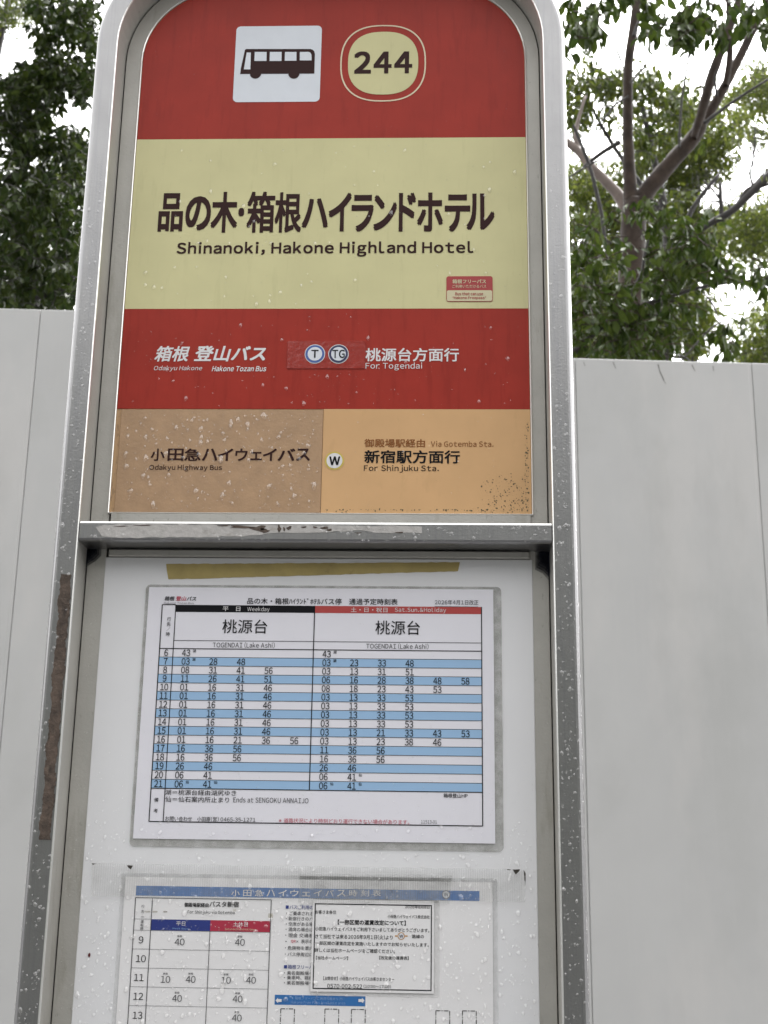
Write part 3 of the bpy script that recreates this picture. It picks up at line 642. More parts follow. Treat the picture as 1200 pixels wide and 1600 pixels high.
# the torn tape residue on the left post
nx = lambda n: XL-n
zr0, zr1 = S(66, 1312, -.03)[1], S(100, 898, -.03)[1]; pts = []
k = 130
for i in range(k+1): pts.append((nx(.0118+random.uniform(-.0007, .0006)+.0006*math.sin(i*.16)+.0005*math.sin(i*.53)), zr1+(zr0-zr1)*i/k+(random.uniform(-.0008, .0008) if i < k else 0)))
for i in range(k+1): pts.append((nx(.0028+random.uniform(-.0006, .0006)+.0005*math.sin(i*.21)+.0004*math.sin(i*.61)), zr0+(zr1-zr0)*i/k+(random.uniform(-.0008, .0008) if i > 0 else 0)))
a = Acc(); prism(a, pts, DF-.0007, DF+.0001, M['residue'])
tag(a.build('tape_residue'), 'long brown strip of torn tape residue on the left post', 'tape residue')
a = Acc()
q = [(150, 823), (162, 819.6), (200, 819.4), (260, 819.2), (330, 819.4), (355, 821), (420, 820), (470, 820.6), (520, 821), (560, 822), (610, 821.6), (660, 822), (658, 833), (600, 833.4), (565, 829), (500, 832), (430, 833), (380, 838), (300, 840), (240, 839.4), (190, 841), (160, 838)]
prism(a, rough_poly(q[::-1], .006, .0006, DF), DF-.0003, DF+.0001, M['gresidue'])
ar = a.build('adhesive_residue'); tag(ar, 'patchy grey and brown adhesive residue on the crossbar front', 'adhesive residue')
g = Acc()
for cx, cy, wx, wy in ((375, 823.5, 18, 2.4), (405, 825.5, 14, 4), (412, 829, 8, 3), (436, 826, 3, 5), (444, 827, 1.6, 4), (452, 825, 4, 3), (475, 824, 4, 1.6), (492, 824, 3.5, 1.5), (508, 825, 6, 2), (515, 828, 4, 1.8), (350, 821.6, 10, 1.2), (560, 833, 5, 1), (625, 832, 7, 1), (225, 821, 14, .8), (190, 822.5, 10, .9)):
    g = Acc(); c = S(cx, cy, DF); kx = wx*.00052; kz = wy*.00052; ph = random.random()*6
    sheet(g, [(c[0]+kx*math.cos(t)*(1+.35*math.sin(3*t+ph)+random.uniform(-.2, .2)), c[1]+kz*math.sin(t)*(1+.35*math.cos(2*t+ph)+random.uniform(-.2, .2))) for t in [2*math.pi*i/14 for i in range(14)]], DF-.0005, M['residue']); g.build('flake', ar)
a = Acc(); prism(a, [S(137.5, 1494), S(140.2, 1496), S(141.6, 1491.5), S(140.5, 1488.4), S(138.2, 1490.6)], -.0006, -.0001, M['dred'])
tag(a.build('paint_speck'), 'tiny dark red speck on the white board left of the poster', 'speck')
# algae and scuffs of the tan plate, part of its surface
g = Acc()
for _ in range(420):
    u, v = random.random(), random.random()
    if _ < 200: x, y = 745+75*u**.6, 738+62*v**.7
    elif _ < 330: x, y = 505+320*u, 796+6*v*random.random()
    else: x, y = 820+6*u, 660+135*v
    c = S(min(x, 826), min(y, 801)); r = random.uniform(.0002, .0011)*random.uniform(.25, 1)**1.6
    sheet(g, [(c[0]+r*random.uniform(.5, 1.3)*math.cos(t), max(z4+.0001, c[1]+r*random.uniform(.5, 1.5)*math.sin(t))) for t in [2*math.pi*i/8 for i in range(8)]], -.00012-.00001*(_ % 9), M['moss'])
g.build('mould_specks', sp)

# ------------------------------------------------------------------ rain drops
def water():
    m = bpy.data.materials.new('rain_water'); m.use_nodes = True
    t = m.node_tree; L = t.links.new; o = t.nodes['Material Output']; t.nodes.remove(t.nodes['Principled BSDF'])
    tr = t.nodes.new('ShaderNodeBsdfTransparent'); lw = t.nodes.new('ShaderNodeLayerWeight'); lw.inputs['Blend'].default_value = .35; ed = t.nodes.new('ShaderNodeMix'); ed.data_type = 'RGBA'; ed.inputs[6].default_value = (.99, .99, .99, 1); ed.inputs[7].default_value = (.42, .42, .43, 1); L(lw.outputs['Facing'], ed.inputs['Factor']); L(ed.outputs[2], tr.inputs['Color'])  # tint painted darker toward the rim in place of refracted shading
    df = t.nodes.new('ShaderNodeBsdfDiffuse'); df.inputs['Color'].default_value = (.028, .025, .022, 1)  # faint pale tint in place of light focused by the drop
    gl = t.nodes.new('ShaderNodeBsdfGlossy'); gl.inputs['Roughness'].default_value = .04; gl.inputs['Color'].default_value = (.105, .105, .105, 1)
    a = t.nodes.new('ShaderNodeAddShader'); b = t.nodes.new('ShaderNodeAddShader')
    L(tr.outputs[0], a.inputs[0]); L(df.outputs[0], a.inputs[1]); L(a.outputs[0], b.inputs[0]); L(gl.outputs[0], b.inputs[1]); L(b.outputs[0], o.inputs['Surface'])
    return m
M['water'] = water()
NA, RH = 10, ((1.0, 0.0), (.93, .34), (.72, .68), (.38, .93))
class Drops:
    def __init__(s): s.V = []; s.F = []; s.n = 0
    def add(s, p, r, elong=1.0, nrm=(0, -1, 0), flat=.6, irr=.12):
        nrm = Vector(nrm).normalized(); up = Vector((0, 0, 1)); up = (up-nrm*up.dot(nrm)).normalized(); rt = up.cross(nrm)
        ph = random.random()*6.28; k1, k2 = random.uniform(-irr, irr), random.uniform(-irr, irr); h = r*flat
        for rr, hh in RH:
            for i in range(NA):
                t = 2*math.pi*i/NA; q = r*rr*(1+k1*math.cos(2*t+ph)+k2*math.cos(3*t-ph))
                u = q*math.cos(t); v = q*math.sin(t)*elong - .18*r*elong*hh
                s.V.append(Vector(p)+rt*u+up*v+nrm*(h*hh))
        s.V.append(Vector(p)+nrm*h-up*(.18*r*elong))
        b = s.n
        for k in range(3):
            for i in range(NA): j = (i+1) % NA; s.F.append((b+k*NA+i, b+k*NA+j, b+(k+1)*NA+j, b+(k+1)*NA+i))
        for i in range(NA): s.F.append((b+3*NA+i, b+3*NA+(i+1) % NA, b+4*NA))
        s.n += 4*NA+1
    def build(s, label):
        me = bpy.data.meshes.new('rain_drops'); me.from_pydata([tuple(v) for v in s.V], [], s.F); me.materials.append(M['water'])
        me.polygons.foreach_set('use_smooth', [True]*len(me.polygons)); me.update()
        return tag(link('rain_drops', me), label, 'rain drops', kind='stuff')
MM = .00058                                             # metres per photo pixel on the sign
def field(D, n, box, rlo, rhi, Y, elong=(1, 1.4), power=2.2, dens=None, flat=.6, irr=.15, avoid=None):
    x0, y0, x1, y1 = box; k = 0; tries = 0
    while k < n and tries < n*40:
        tries += 1
        px, py = random.uniform(x0, x1), random.uniform(y0, y1)
        if dens and random.random() > dens(px, py): continue
        yy = Y(px, py) if callable(Y) else Y
        if yy is None: continue
        r = .9*(rlo+(rhi-rlo)*random.random()**power)*MM; q = at(px, py, 0); q.y = yy
        D.add(q, r, random.uniform(*elong) if r > 1.4*MM else random.uniform(.9, 1.15), flat=flat, irr=irr if r > 1.2*MM else .08); k += 1
D = Drops()
field(D, 560, (192, 645, 498, 797), .6, 2.0, -.0006, (1, 1.3)); field(D, 80, (195, 650, 496, 790), 2.0, 4.6, -.0006, (1.0, 1.9), 1.5, irr=.28)
field(D, 50, (508, 645, 822, 795), .5, 1.3, -.0001); field(D, 7, (520, 645, 720, 740), 1.5, 3.2, -.0001, (1.1, 1.7))
field(D, 150, (200, 490, 822, 635), .6, 1.6, -.0001, dens=lambda x, y: .25+.75*(480 < x < 590 and y > 585)); field(D, 26, (230, 495, 800, 632), 1.5, 3.8, -.0001, (1.0, 1.7), 1.3)
field(D, 150, (215, 222, 818, 478), .6, 1.6, -.0001); field(D, 78, (222, 226, 812, 476), 1.4, 3.8, -.0001, (1.0, 1.8), 1.6)
field(D, 60, (232, 20, 800, 210), .4, 1.3, -.0001)
D.build('rain drops beaded on the coloured sign panel')
D = Drops()
def layerY(px, py):
    if 144 < px < 821 and 1350+(px-144)*.014 < py < 1400+(px-144)*.014: return -.00375 if 470 < px < 704 and py > 1367 else -.00315
    if 488 < px < 677 and 1407 < py < 1550: return -.0024
    if 677 <= px < 685 and 1407 < py < 1551: return -.0021
    if 197-(py-1371)*.05 < px < 768 and py > 1376: return -.0012
    if 186-(py-1371)*.05 < px < 778 and py > 1371: return None
    lx = 234-(py-918)*.066
    if lx < px < 770 and 920 < py < 1314: return -.0014
    if lx-7 < px < 790 and 912 < py < 1332: return None
    e = 160-(py-950)*.084
    return 0.0 if e < px < 832+(py-950)*.023 else None
dn = lambda x, y: min(1, max(.02, (y-1130)/250))
field(D, 3300, (105, 1110, 846, 1600), .6, 1.7, layerY, (1, 1.3), 1.8, dn)
field(D, 560, (105, 1280, 846, 1600), 1.6, 3.3, layerY, (.9, 1.45), 1.8, dn, irr=.2); field(D, 46, (105, 1380, 846, 1600), 2.8, 4.6, layerY, (.95, 1.5), 1.5, irr=.2)
field(D, 160, (160, 900, 832, 1150), .35, 1.0, layerY)
D.build('rain drops beaded on the white notice board and its papers')
D = Drops()
def post(D, n, side, z0, z1, rlo, rhi, power=2, lo=.0022, hi=.0172):
    for _ in range(n):
        t = random.random()**.8; z = z1+(z0-z1)*t; u = random.uniform(lo, hi); r = (rlo+(rhi-rlo)*random.random()**power)*MM
        x = XL-u if side < 0 else XR+u
        D.add((x, DF, z), r, random.uniform(.9, 1.4), flat=.55, irr=.2)
zt_, zb_ = ZB+.33, ZB-.44
for s_ in (-1, 1):
    post(D, 330, s_, zb_, zt_, .6, 1.8); post(D, 75, s_, zb_, zt_-.03, 1.4, 3.6)
    for _ in range(240):                                # beads on the rounded outer edge
        z = zt_-.02+(zb_-zt_+.02)*random.random()**.8; r = random.uniform(.5, 1.7)*MM
        D.add((XL-.0205 if s_ < 0 else XR+.0205, -.0270, z), r, random.uniform(.9, 1.4), (s_*.75, -.66, 0), .6)
    for _ in range(90):                                 # beads in the recessed channel
        z = ZB+.30+(-.74)*random.random(); 
        if -.045 < z-ZB < .01: continue
        u = random.uniform(.004, .0155); D.add((XL+u if s_ < 0 else XR-u, .0008, z), random.uniform(.4, 1.5)*MM, random.uniform(.9, 1.3))
for _ in range(110):
    t = random.random(); x = XR-.005-(XR-XL-.01)*t**1.6; z = random.uniform(ZB-.0305, ZB-.0185); r = random.uniform(.5, 3.2)*MM*random.uniform(.4, 1)
    D.add((x, DF-.0003 if x < S(660, 825, DF)[0] else DF, z), r, random.uniform(.7, 1.2), flat=.5, irr=.3)
for _ in range(60):
    x = random.uniform(XL+.01, XR-.01); D.add((x, random.uniform(DF+.004, -.006), ZB-.0335), random.uniform(.8, 2.4)*MM, 1, (0, 0.02, -1), .6) if False else D.add((x, DF+.0004, ZB-.0322), random.uniform(.6, 1.8)*MM, .8, (0, -1, -.6), .7)
D.build('rain drops beaded on the aluminium frame and crossbar')
D = Drops()
for _ in range(420):
    k = random.uniform(-2.2, 1.6); z = random.uniform(1.2, 2.95); p = Vector((FX, FY, z))+fd*k
    f_ = k*2-math.floor(k*2)
    if f_ < .03 or f_ > .95: continue
    D.add(p, random.uniform(.7, 2.0)*.001, random.uniform(1, 1.3), fn, .5)
D.build('scattered rain drops on the grey steel hoarding')

# ------------------------------------------------------------------ trees behind the hoarding
def leafmat(name, c1, c2, trans=.35, rough=.42):
    m = bpy.data.materials.new(name); m.use_nodes = True
    t = m.node_tree; b = t.nodes['Principled BSDF']; L = t.links.new; o = t.nodes['Material Output']
    ge = t.nodes.new('ShaderNodeNewGeometry'); mx = t.nodes.new('ShaderNodeMix'); mx.data_type = 'RGBA'
    mx.inputs[6].default_value = (*c1, 1); mx.inputs[7].default_value = (*c2, 1); L(ge.outputs['Random Per Island'], mx.inputs['Factor'])
    L(mx.outputs[2], b.inputs['Base Color']); b.inputs['Roughness'].default_value = rough; b.inputs['Specular IOR Level'].default_value = .14
    tl = t.nodes.new('ShaderNodeBsdfTranslucent'); L(mx.outputs[2], tl.inputs['Color'])
    ms = t.nodes.new('ShaderNodeMixShader'); ms.inputs[0].default_value = trans
    L(b.outputs[0], ms.inputs[1]); L(tl.outputs[0], ms.inputs[2]); L(ms.outputs[0], o.inputs['Surface'])
    return m
M['bark'] = mat('smooth_red_brown_bark', (.042, .029, .022), .7, var=.45, vscale=16, spec=.2, dirt_or_sheen=[(11, .58, (.115, .09, .07), .5, 4), (30, .6, (.02, .015, .013), .6, 3)], bump=.6, bscale=60)
M['bark_pale'] = mat('pale_peeled_bark', (.20, .16, .14), .7, var=.25, vscale=16, bump=.5, bscale=60)
M['bark_dark'] = mat('dark_wet_bark', (.022, .018, .016), .65, var=.4, vscale=18, bump=.6, bscale=70)
M['leaf_big'] = leafmat('broad_green_leaf', (.026, .046, .008), (.062, .088, .014), .3)
M['leaf_dark'] = leafmat('dark_evergreen_leaf', (.017, .031, .007), (.046, .064, .012), .25)
M['leaf_mid'] = leafmat('mid_green_leaf', (.040, .064, .011), (.105, .125, .020), .38)
M['leaf_pale'] = leafmat('pale_yellow_green_leaf', (.065, .098, .016), (.175, .20, .04), .45)
LT = np.array([[0, 0, 0], [.36, 0, -.05], [.68, 0, -.04], [1.0, 0, -.10], [.20, .38, .03], [.45, .5, .05], [.72, .34, .02], [.20, -.38, .03], [.45, -.5, .05], [.72, -.34, .02]])
LF = np.array([[0, 1, 5, 4], [1, 2, 6, 5], [0, 7, 8, 1], [1, 8, 9, 2]]); LF3 = np.array([[2, 3, 6], [2, 9, 3]])
class Tree:
    def __init__(s, name, label, base, bark, leaf, cat='tree', group=None):
        s.root = empty(name, base); tag(s.root, label, cat, group); s.tr = Acc(); s.bark = bark; s.leafm = leaf
        s.P = []; s.A = []; s.Nn = []; s.Lz = []; s.W = []
    def tube(s, pts, radii, m=None, sides=8, sub=4):
        P = [Vector(p) for p in pts]; n = len(P); C = []; Rr = []
        for i in range(n-1):
            p0 = P[max(0, i-1)]; p1 = P[i]; p2 = P[i+1]; p3 = P[min(n-1, i+2)]
            for k in range(sub):
                t = k/sub; C.append(.5*((2*p1)+(p2-p0)*t+(2*p0-5*p1+4*p2-p3)*t*t+(3*p1-p0-3*p2+p3)*t**3)); Rr.append(radii[i]+(radii[i+1]-radii[i])*t)
        C.append(P[-1]); Rr.append(radii[-1]); V = []; u = None
        for i, c in enumerate(C):
            d = (C[min(i+1, len(C)-1)]-C[max(i-1, 0)]).normalized()
            if u is None: u = d.orthogonal().normalized()
            u = (u-d*u.dot(d)).normalized(); v = d.cross(u)
            for k in range(sides):
                a_ = 2*math.pi*k/sides; rr = Rr[i]*(1+random.uniform(-.06, .06)); V.append(c+u*(rr*math.cos(a_))+v*(rr*math.sin(a_)))
        F = [[i*sides+k, i*sides+(k+1) % sides, (i+1)*sides+(k+1) % sides, (i+1)*sides+k] for i in range(len(C)-1) for k in range(sides)]
        F.append([(len(C)-1)*sides+k for k in range(sides)])
        s.tr.add(V, F, m or s.bark, True); return C
    def leaf(s, p, axis, nrm, l, w):
        s.P.append(p); s.A.append(axis); s.Nn.append(nrm); s.Lz.append(l); s.W.append(w)
    def spray(s, c, rad, n, l, droop=.6, twigs=3, origin=None, wr=.45, flat=.7):
        """a leafy spray: twigs running out from near the centre, leaves alternating along them and hanging"""
        c = Vector(c)
        for k in range(twigs):
            d = Vector((random.gauss(0, 1), random.gauss(0, 1), random.gauss(0, .55)-.1)).normalized()
            st = c-d*rad*random.uniform(.2, .9)+Vector((random.gauss(0, .3), random.gauss(0, .3), random.gauss(0, .3)))*rad; en = st+d*rad*random.uniform(1.1, 1.9)
            mid = (st+en)/2+Vector((0, 0, .12*rad)); s.tube([st, mid, en-Vector((0, 0, .15*rad))], [l*.05, l*.035, l*.015], sides=4, sub=2)
            m_ = max(2, n//twigs)
            for q in range(m_):
                t = (q+.5*random.random())/m_; p = st.lerp(en, t)+Vector((0, 0, .2*rad*t*(1-t)))
                side = Vector((random.gauss(0, 1), random.gauss(0, 1), random.gauss(0, .4))).normalized()
                ax = (d*.35+side*.55+Vector((0, 0, -droop*random.uniform(.3, 1.5)))).normalized()
                nn = Vector((random.gauss(0, .6), random.gauss(0, .6), 1)); nn = (nn-ax*nn.dot(ax)).normalized()
                ll = l*random.uniform(.65, 1.2); s.leaf(p, ax, nn, ll, ll*wr*random.uniform(.8, 1.15))
    def build(s):
        s.tr.build('trunk', s.root)
        if not s.P: return
        P = np.array([tuple(v) for v in s.P]); A = np.array([tuple(v) for v in s.A]); Nn = np.array([tuple(v) for v in s.Nn]); B = np.cross(Nn, A)
        Lz = np.array(s.Lz)[:, None, None]; W = np.array(s.W)[:, None, None]
        curl = 1+rng.uniform(-.6, 1.2, (len(P), 1, 1))
        V = P[:, None]+A[:, None]*(LT[None, :, 0:1]*Lz)+B[:, None]*(LT[None, :, 1:2]*W)+Nn[:, None]*(LT[None, :, 2:3]*Lz*curl)
        n = len(P); k = len(LT); off = (np.arange(n)*k)[:, None, None]
        Q = (LF[None]+off).reshape(-1, 4); T3 = (LF3[None]+off).reshape(-1, 3)
        me = bpy.data.meshes.new('crown'); me.vertices.add(n*k); me.vertices.foreach_set('co', V.reshape(-1))
        lv = np.concatenate([Q.reshape(-1), T3.reshape(-1)]); me.loops.add(len(lv)); me.loops.foreach_set('vertex_index', lv.astype(np.int32))
        me.polygons.add(len(Q)+len(T3)); ls = np.concatenate([np.arange(len(Q))*4, len(Q)*4+np.arange(len(T3))*3]); me.polygons.foreach_set('loop_start', ls.astype(np.int32))
        me.materials.append(s.leafm); me.update(calc_edges=True); me.validate()
        link('crown', me, s.root)
def pxm(Y, py=300): return (at(1000, py, Y)-at(999, py, Y)).length     # metres per photo pixel at that depth
def tr_px(t, pts, Y, rpx, m=None, dy=None, **k):
    u = pxm(Y); q = [at(x, y, Y+(dy[i] if dy else 0)) for i, (x, y) in enumerate(pts)]
    r = [rpx*u]*len(q) if not isinstance(rpx, (list, tuple)) else [v*u for v in rpx]
    return t.tube(q, r, m, **k)
def ground_under(x, y, Y):
    q = at(x, y, Y); return Vector((q.x, Y, 0))
def cloud(t, Y, dY, pts, rpx, n, lpx, ok=None, **k):
    """sprays scattered round a list of photo points at a depth range"""
    for x, y, sx, sy, cnt in pts:
        for _ in range(cnt):
            for _try in range(30):
                px, py = random.gauss(x, sx), random.gauss(y, sy)
                if ok is None or ok(px, py): break
            else: continue
            yy = Y+random.uniform(-dY, dY); u = pxm(yy); t.spray(at(px, py, yy), rpx*u*random.uniform(.7, 1.3), n, lpx*u, **k)

# smooth barked tree with the forking trunk
YA = 5.2
b = ground_under(990, 700, YA)
A_ = Tree('forked_tree', 'smooth brown barked tree forking into limbs right of the sign', b, M['bark'], M['leaf_big'], group=None)
zfork = at(992, 300, YA); u = pxm(YA)
A_.tube([b, Vector((b.x, YA, 1.5)), at(988, 560, YA), at(987, 450, YA), at(989, 375, YA), at(990, 335, YA), at(991, 312, YA)], [28*u, 25*u, 22.5*u, 21*u, 19.5*u, 19*u, 14*u], sides=14)
tr_px(A_, [(989, 345), (985, 295), (982, 240), (981, 180), (982, 100), (992, 30), (1000, -60), (1004, -160)], YA, [15, 11, 9, 8, 7.5, 8, 7, 5], sides=12)
tr_px(A_, [(992, 348), (1008, 304), (1045, 258), (1078, 222), (1094, 199), (1099, 188)], YA, [17, 14, 12.5, 12, 10.5, 5], sides=12)
tr_px(A_, [(1084, 216), (1099, 166), (1112, 120), (1128, 75), (1148, 20), (1168, -40), (1180, -120)], YA-.05, [5, 8, 7.8, 7.5, 7, 6, 5], sides=10)
tr_px(A_, [(1084, 216), (1110, 174), (1135, 130), (1158, 85), (1178, 45), (1200, 5), (1230, -50)], YA+.06, [5, 8.6, 7.5, 7, 6.5, 6, 5], sides=10)
tr_px(A_, [(1133, 134), (1140, 92), (1140, 45), (1138, -5), (1140, -70)], YA, [5, 5.5, 5, 5, 4], sides=10)
tr_px(A_, [(992, 352), (968, 308), (948, 285), (925, 262), (905, 238), (886, 222), (860, 205)], YA+.25, [11, 9, 8, 7.5, 7, 6, 5], M['bark_pale'], sides=10)
tr_px(A_, [(905, 240), (900, 215), (903, 190), (915, 150)], YA+.25, [4.5, 4, 3, 2], M['bark_pale'])
tr_px(A_, [(1101, 192), (1130, 170), (1165, 146), (1210, 118)], YA-.1, [3, 2.6, 2.4, 1.8], M['bark_dark'])
tr_px(A_, [(968, 222), (945, 236), (925, 250), (912, 262)], YA-.1, [4.5, 3.8, 3.4, 3], M['bark_dark'])
tr_px(A_, [(896, 196), (912, 235), (922, 262), (932, 300), (940, 335), (946, 375), (960, 420)], YA-.2, [2.4, 2.8, 3, 3.2, 3, 2.6, 2], M['bark_dark'])
tr_px(A_, [(1061, 230), (1063, 190), (1066, 150), (1075, 95), (1078, 60)], YA-.15, [2.2, 2, 1.8, 1.5, 1.2], M['bark_dark'])
tr_px(A_, [(970, 95), (960, 70), (945, 50), (925, 30), (905, 8)], YA-.1, [2, 1.8, 1.4, 1.2, 1], M['bark_dark'])
tr_px(A_, [(990, 56), (1000, 30), (1015, 18), (1035, 0)], YA-.1, [3, 2, 1.6, 1.2], M['bark_dark'])
tr_px(A_, [(1120, 150), (1117, 120), (1123, 108)], YA-.1, [2.4, 2, 1.4], M['bark_dark'])
cloud(A_, YA-.5, .35, [(905, 25, 10, 14, 5), (935, 20, 14, 10, 6), (955, -5, 20, 12, 6), (910, 62, 10, 12, 6), (1005, 8, 12, 10, 6), (1018, 40, 10, 10, 3), (1062, 30, 16, 18, 12), (1085, 15, 16, 14, 8), (1075, 62, 10, 8, 4), (1112, 52, 8, 10, 4), (1150, 12, 10, 8, 4), (1180, 30, 12, 14, 6), (1198, 10, 10, 14, 5), (1020, 55, 6, 6, 2)], 22, 8, 27, droop=1.1, twigs=2)
cloud(A_, YA-1.1, .3, [(950, 450, 36, 45, 34), (1000, 460, 40, 30, 18), (1050, 405, 30, 32, 28), (1025, 345, 30, 14, 14), (925, 530, 26, 22, 18), (990, 520, 34, 26, 28), (1085, 420, 16, 16, 10), (915, 390, 18, 20, 10), (1020, 545, 20, 16, 8), (905, 480, 16, 40, 14), (1085, 385, 18, 10, 8), (1030, 470, 24, 24, 12)], 26, 9, 22, ok=lambda x, y: not (964 < x < 1012 and 318 < y < 445), droop=.7, twigs=2)
cloud(A_, YA-.7, .2, [(998, 326, 18, 7, 5), (975, 400, 14, 24, 4), (1005, 430, 14, 20, 4), (985, 480, 20, 20, 6)], 20, 8, 20, droop=.8, twigs=2)
cloud(A_, YA-1.1, .2, [(1128, 520, 9, 10, 5), (1137, 548, 8, 8, 4), (1120, 430, 12, 8, 5), (1165, 425, 16, 8, 6), (1195, 430, 10, 12, 6)], 18, 7, 24, droop=1.1, twigs=2)
tr_px(A_, [(868, 578), (895, 552), (935, 515), (968, 490), (985, 483), (1050, 462), (1095, 449), (1140, 442), (1205, 436)], YA-1.1, [5, 5, 4.5, 4.5, 4, 3.2, 2.6, 2, 1.4], M['bark_dark'])
tr_px(A_, [(980, 486), (990, 455), (1003, 425), (1007, 400), (1013, 375)], YA-1.1, [3.2, 3, 2.6, 2.4, 1.8], M['bark_dark'])
for pts in ([(1095, 452), (1110, 470), (1118, 485), (1120, 492)], [(1050, 580), (1068, 560), (1090, 535), (1112, 512), (1135, 500)], [(1062, 555), (1075, 562), (1082, 575)], [(960, 420), (948, 400), (930, 385), (905, 380)], [(1007, 400), (1030, 385), (1060, 380), (1090, 372)],
            [(935, 250), (900, 270), (880, 285)], [(982, 150), (960, 165), (940, 190), (915, 200)], [(1075, 95), (1085, 70), (1100, 50)], [(955, 380), (930, 360), (905, 350)], [(985, 130), (1010, 100), (1025, 70)], [(1100, 140), (1090, 130), (1075, 125)]):
    tr_px(A_, pts, YA-.3, [1.5]*(len(pts)-1)+[.7], M['bark_dark'], sides=5)
A_.build()

# second, dark trunk behind it
YB2 = 6.8
b = ground_under(1040, 700, YB2)
B_ = Tree('leafy_tree', 'dark trunked tree just behind the forked tree', b, M['bark_dark'], M['leaf_mid']); u = pxm(YB2)
B_.tube([b, at(1038, 560, YB2), at(1044, 480, YB2), at(1046, 420, YB2), at(1040, 340, YB2), at(1020, 240, YB2), at(1000, 150, YB2)], [14*u, 12*u, 10*u, 9*u, 7*u, 5*u, 3*u], sides=10)
B_.tube([at(1046, 420, YB2), at(1080, 330, YB2), at(1125, 270, YB2)], [6*u, 4*u, 2*u]); B_.tube([at(1040, 340, YB2), at(960, 230, YB2+.2), at(915, 150, YB2)], [5*u, 3.5*u, 2*u])
okB = lambda x, y: not (905 < x < 960 and 205 < y < 255) and not (1090 < x < 1150 and 285 < y < 330) and not (x > 1100 and y > 470)
cloud(B_, YB2, .5, [(915, 130, 22, 14, 26), (955, 132, 26, 14, 34), (1010, 135, 24, 16, 30), (1045, 165, 22, 16, 26), (900, 170, 12, 20, 16), (930, 180, 22, 8, 14), (1000, 190, 18, 22, 16), (1055, 200, 18, 20, 14), (1020, 230, 22, 14, 8), (1060, 320, 24, 14, 8), (925, 340, 20, 16, 6), (1000, 322, 12, 6, 5), (1040, 470, 30, 40, 24), (930, 480, 26, 40, 20), (1080, 500, 26, 20, 16), (1070, 460, 24, 20, 18), (905, 440, 14, 40, 14), (960, 440, 40, 40, 24), (1010, 500, 40, 40, 30), (950, 535, 40, 20, 30), (1060, 400, 24, 24, 16), (1090, 520, 14, 18, 8)], 20, 13, 14, ok=okB, droop=.8, twigs=3)
B_.build()

# pale feathery trees farther back
def pale(name, label, Y, base, trunk, pts, ok=None, leaf='leaf_pale', lpx=8.5, n=18, rpx=20, dens=2.6):
    b = ground_under(base, 700, Y); t = Tree(name, label, b, M['bark_dark'], M[leaf]); u = pxm(Y)
    t.tube([b]+[at(x, y, Y) for x, y in trunk], [14*u]+[10*u*(1-.75*i/len(trunk)) for i in range(len(trunk))], sides=8)
    for x, y, sx, sy, c in pts[::2]:
        k = min(trunk, key=lambda q: abs(q[0]-x)+abs(q[1]-y)); t.tube([at(k[0], k[1], Y), at((k[0]+x)/2+6, (k[1]+y)/2+10, Y), at(x, y, Y)], [3*u, 2*u, 1*u], sides=5)
    cloud(t, Y, .7, [(x, y, sx*1.15, sy*1.15, int(c*dens)) for x, y, sx, sy, c in pts], rpx, n, lpx, ok=ok, droop=.5, twigs=3); t.build(); return t
okC = lambda x, y: not (1085 < x < 1150 and 285 < y < 330) and not (900 < x < 968 and 205 < y < 250) and not (x > 1150 and 225 < y < 300)
pale('feathery_tree', 'pale yellow green feathery tree seen between the forked limbs', 11.5, 1080, [(1080, 560), (1082, 460), (1085, 380), (1090, 300), (1095, 240)],
     [(1020, 240, 22, 26, 18), (1050, 280, 20, 30, 16), (920, 300, 26, 22, 18), (945, 350, 26, 22, 14), (1080, 170, 24, 16, 12), (1100, 220, 26, 22, 20), (1130, 190, 22, 18, 12), (1100, 265, 22, 14, 10), (1070, 300, 16, 14, 8), (1165, 190, 12, 14, 8), (1130, 345, 18, 10, 8), (1150, 370, 22, 12, 10), (1080, 520, 22, 16, 14), (1120, 500, 14, 12, 6), (1100, 380, 24, 20, 12), (1040, 200, 30, 20, 20), (960, 330, 40, 30, 34), (930, 400, 30, 60, 40), (1000, 380, 40, 30, 24), (1110, 330, 20, 20, 12), (1060, 230, 30, 40, 30), (1120, 230, 24, 30, 24), (900, 300, 16, 30, 16), (1065, 275, 22, 20, 30), (1000, 250, 24, 24, 20), (935, 295, 24, 16, 24), (1050, 330, 24, 14, 20), (980, 520, 50, 30, 60), (930, 520, 30, 30, 40), (1010, 450, 50, 40, 50), (920, 430, 24, 40, 40), (1040, 400, 30, 24, 24)], okC)
pale('leaning_tree', 'yellowish tree at the right edge with a leaning limb', 9.5, 1290, [(1290, 560), (1280, 420), (1250, 300), (1230, 200)],
     [(1165, 350, 20, 16, 14), (1185, 370, 18, 14, 12), (1190, 130, 16, 14, 12), (1195, 165, 14, 20, 12), (1188, 330, 14, 12, 6), (1150, 155, 14, 8, 6), (1175, 215, 16, 8, 5), (1185, 140, 16, 20, 20), (1160, 370, 26, 20, 24), (1195, 350, 16, 20, 16)], None)
u = pxm(8.5)
pale('rounded_shrub_tree', 'low pale green tree above the hoarding at the far right', 13, 1215, [(1215, 600), (1212, 560), (1208, 530)],
     [(1170, 555, 14, 14, 16), (1195, 530, 14, 22, 24), (1215, 520, 16, 24, 20), (1180, 575, 20, 12, 14), (1190, 495, 8, 6, 3)], None)
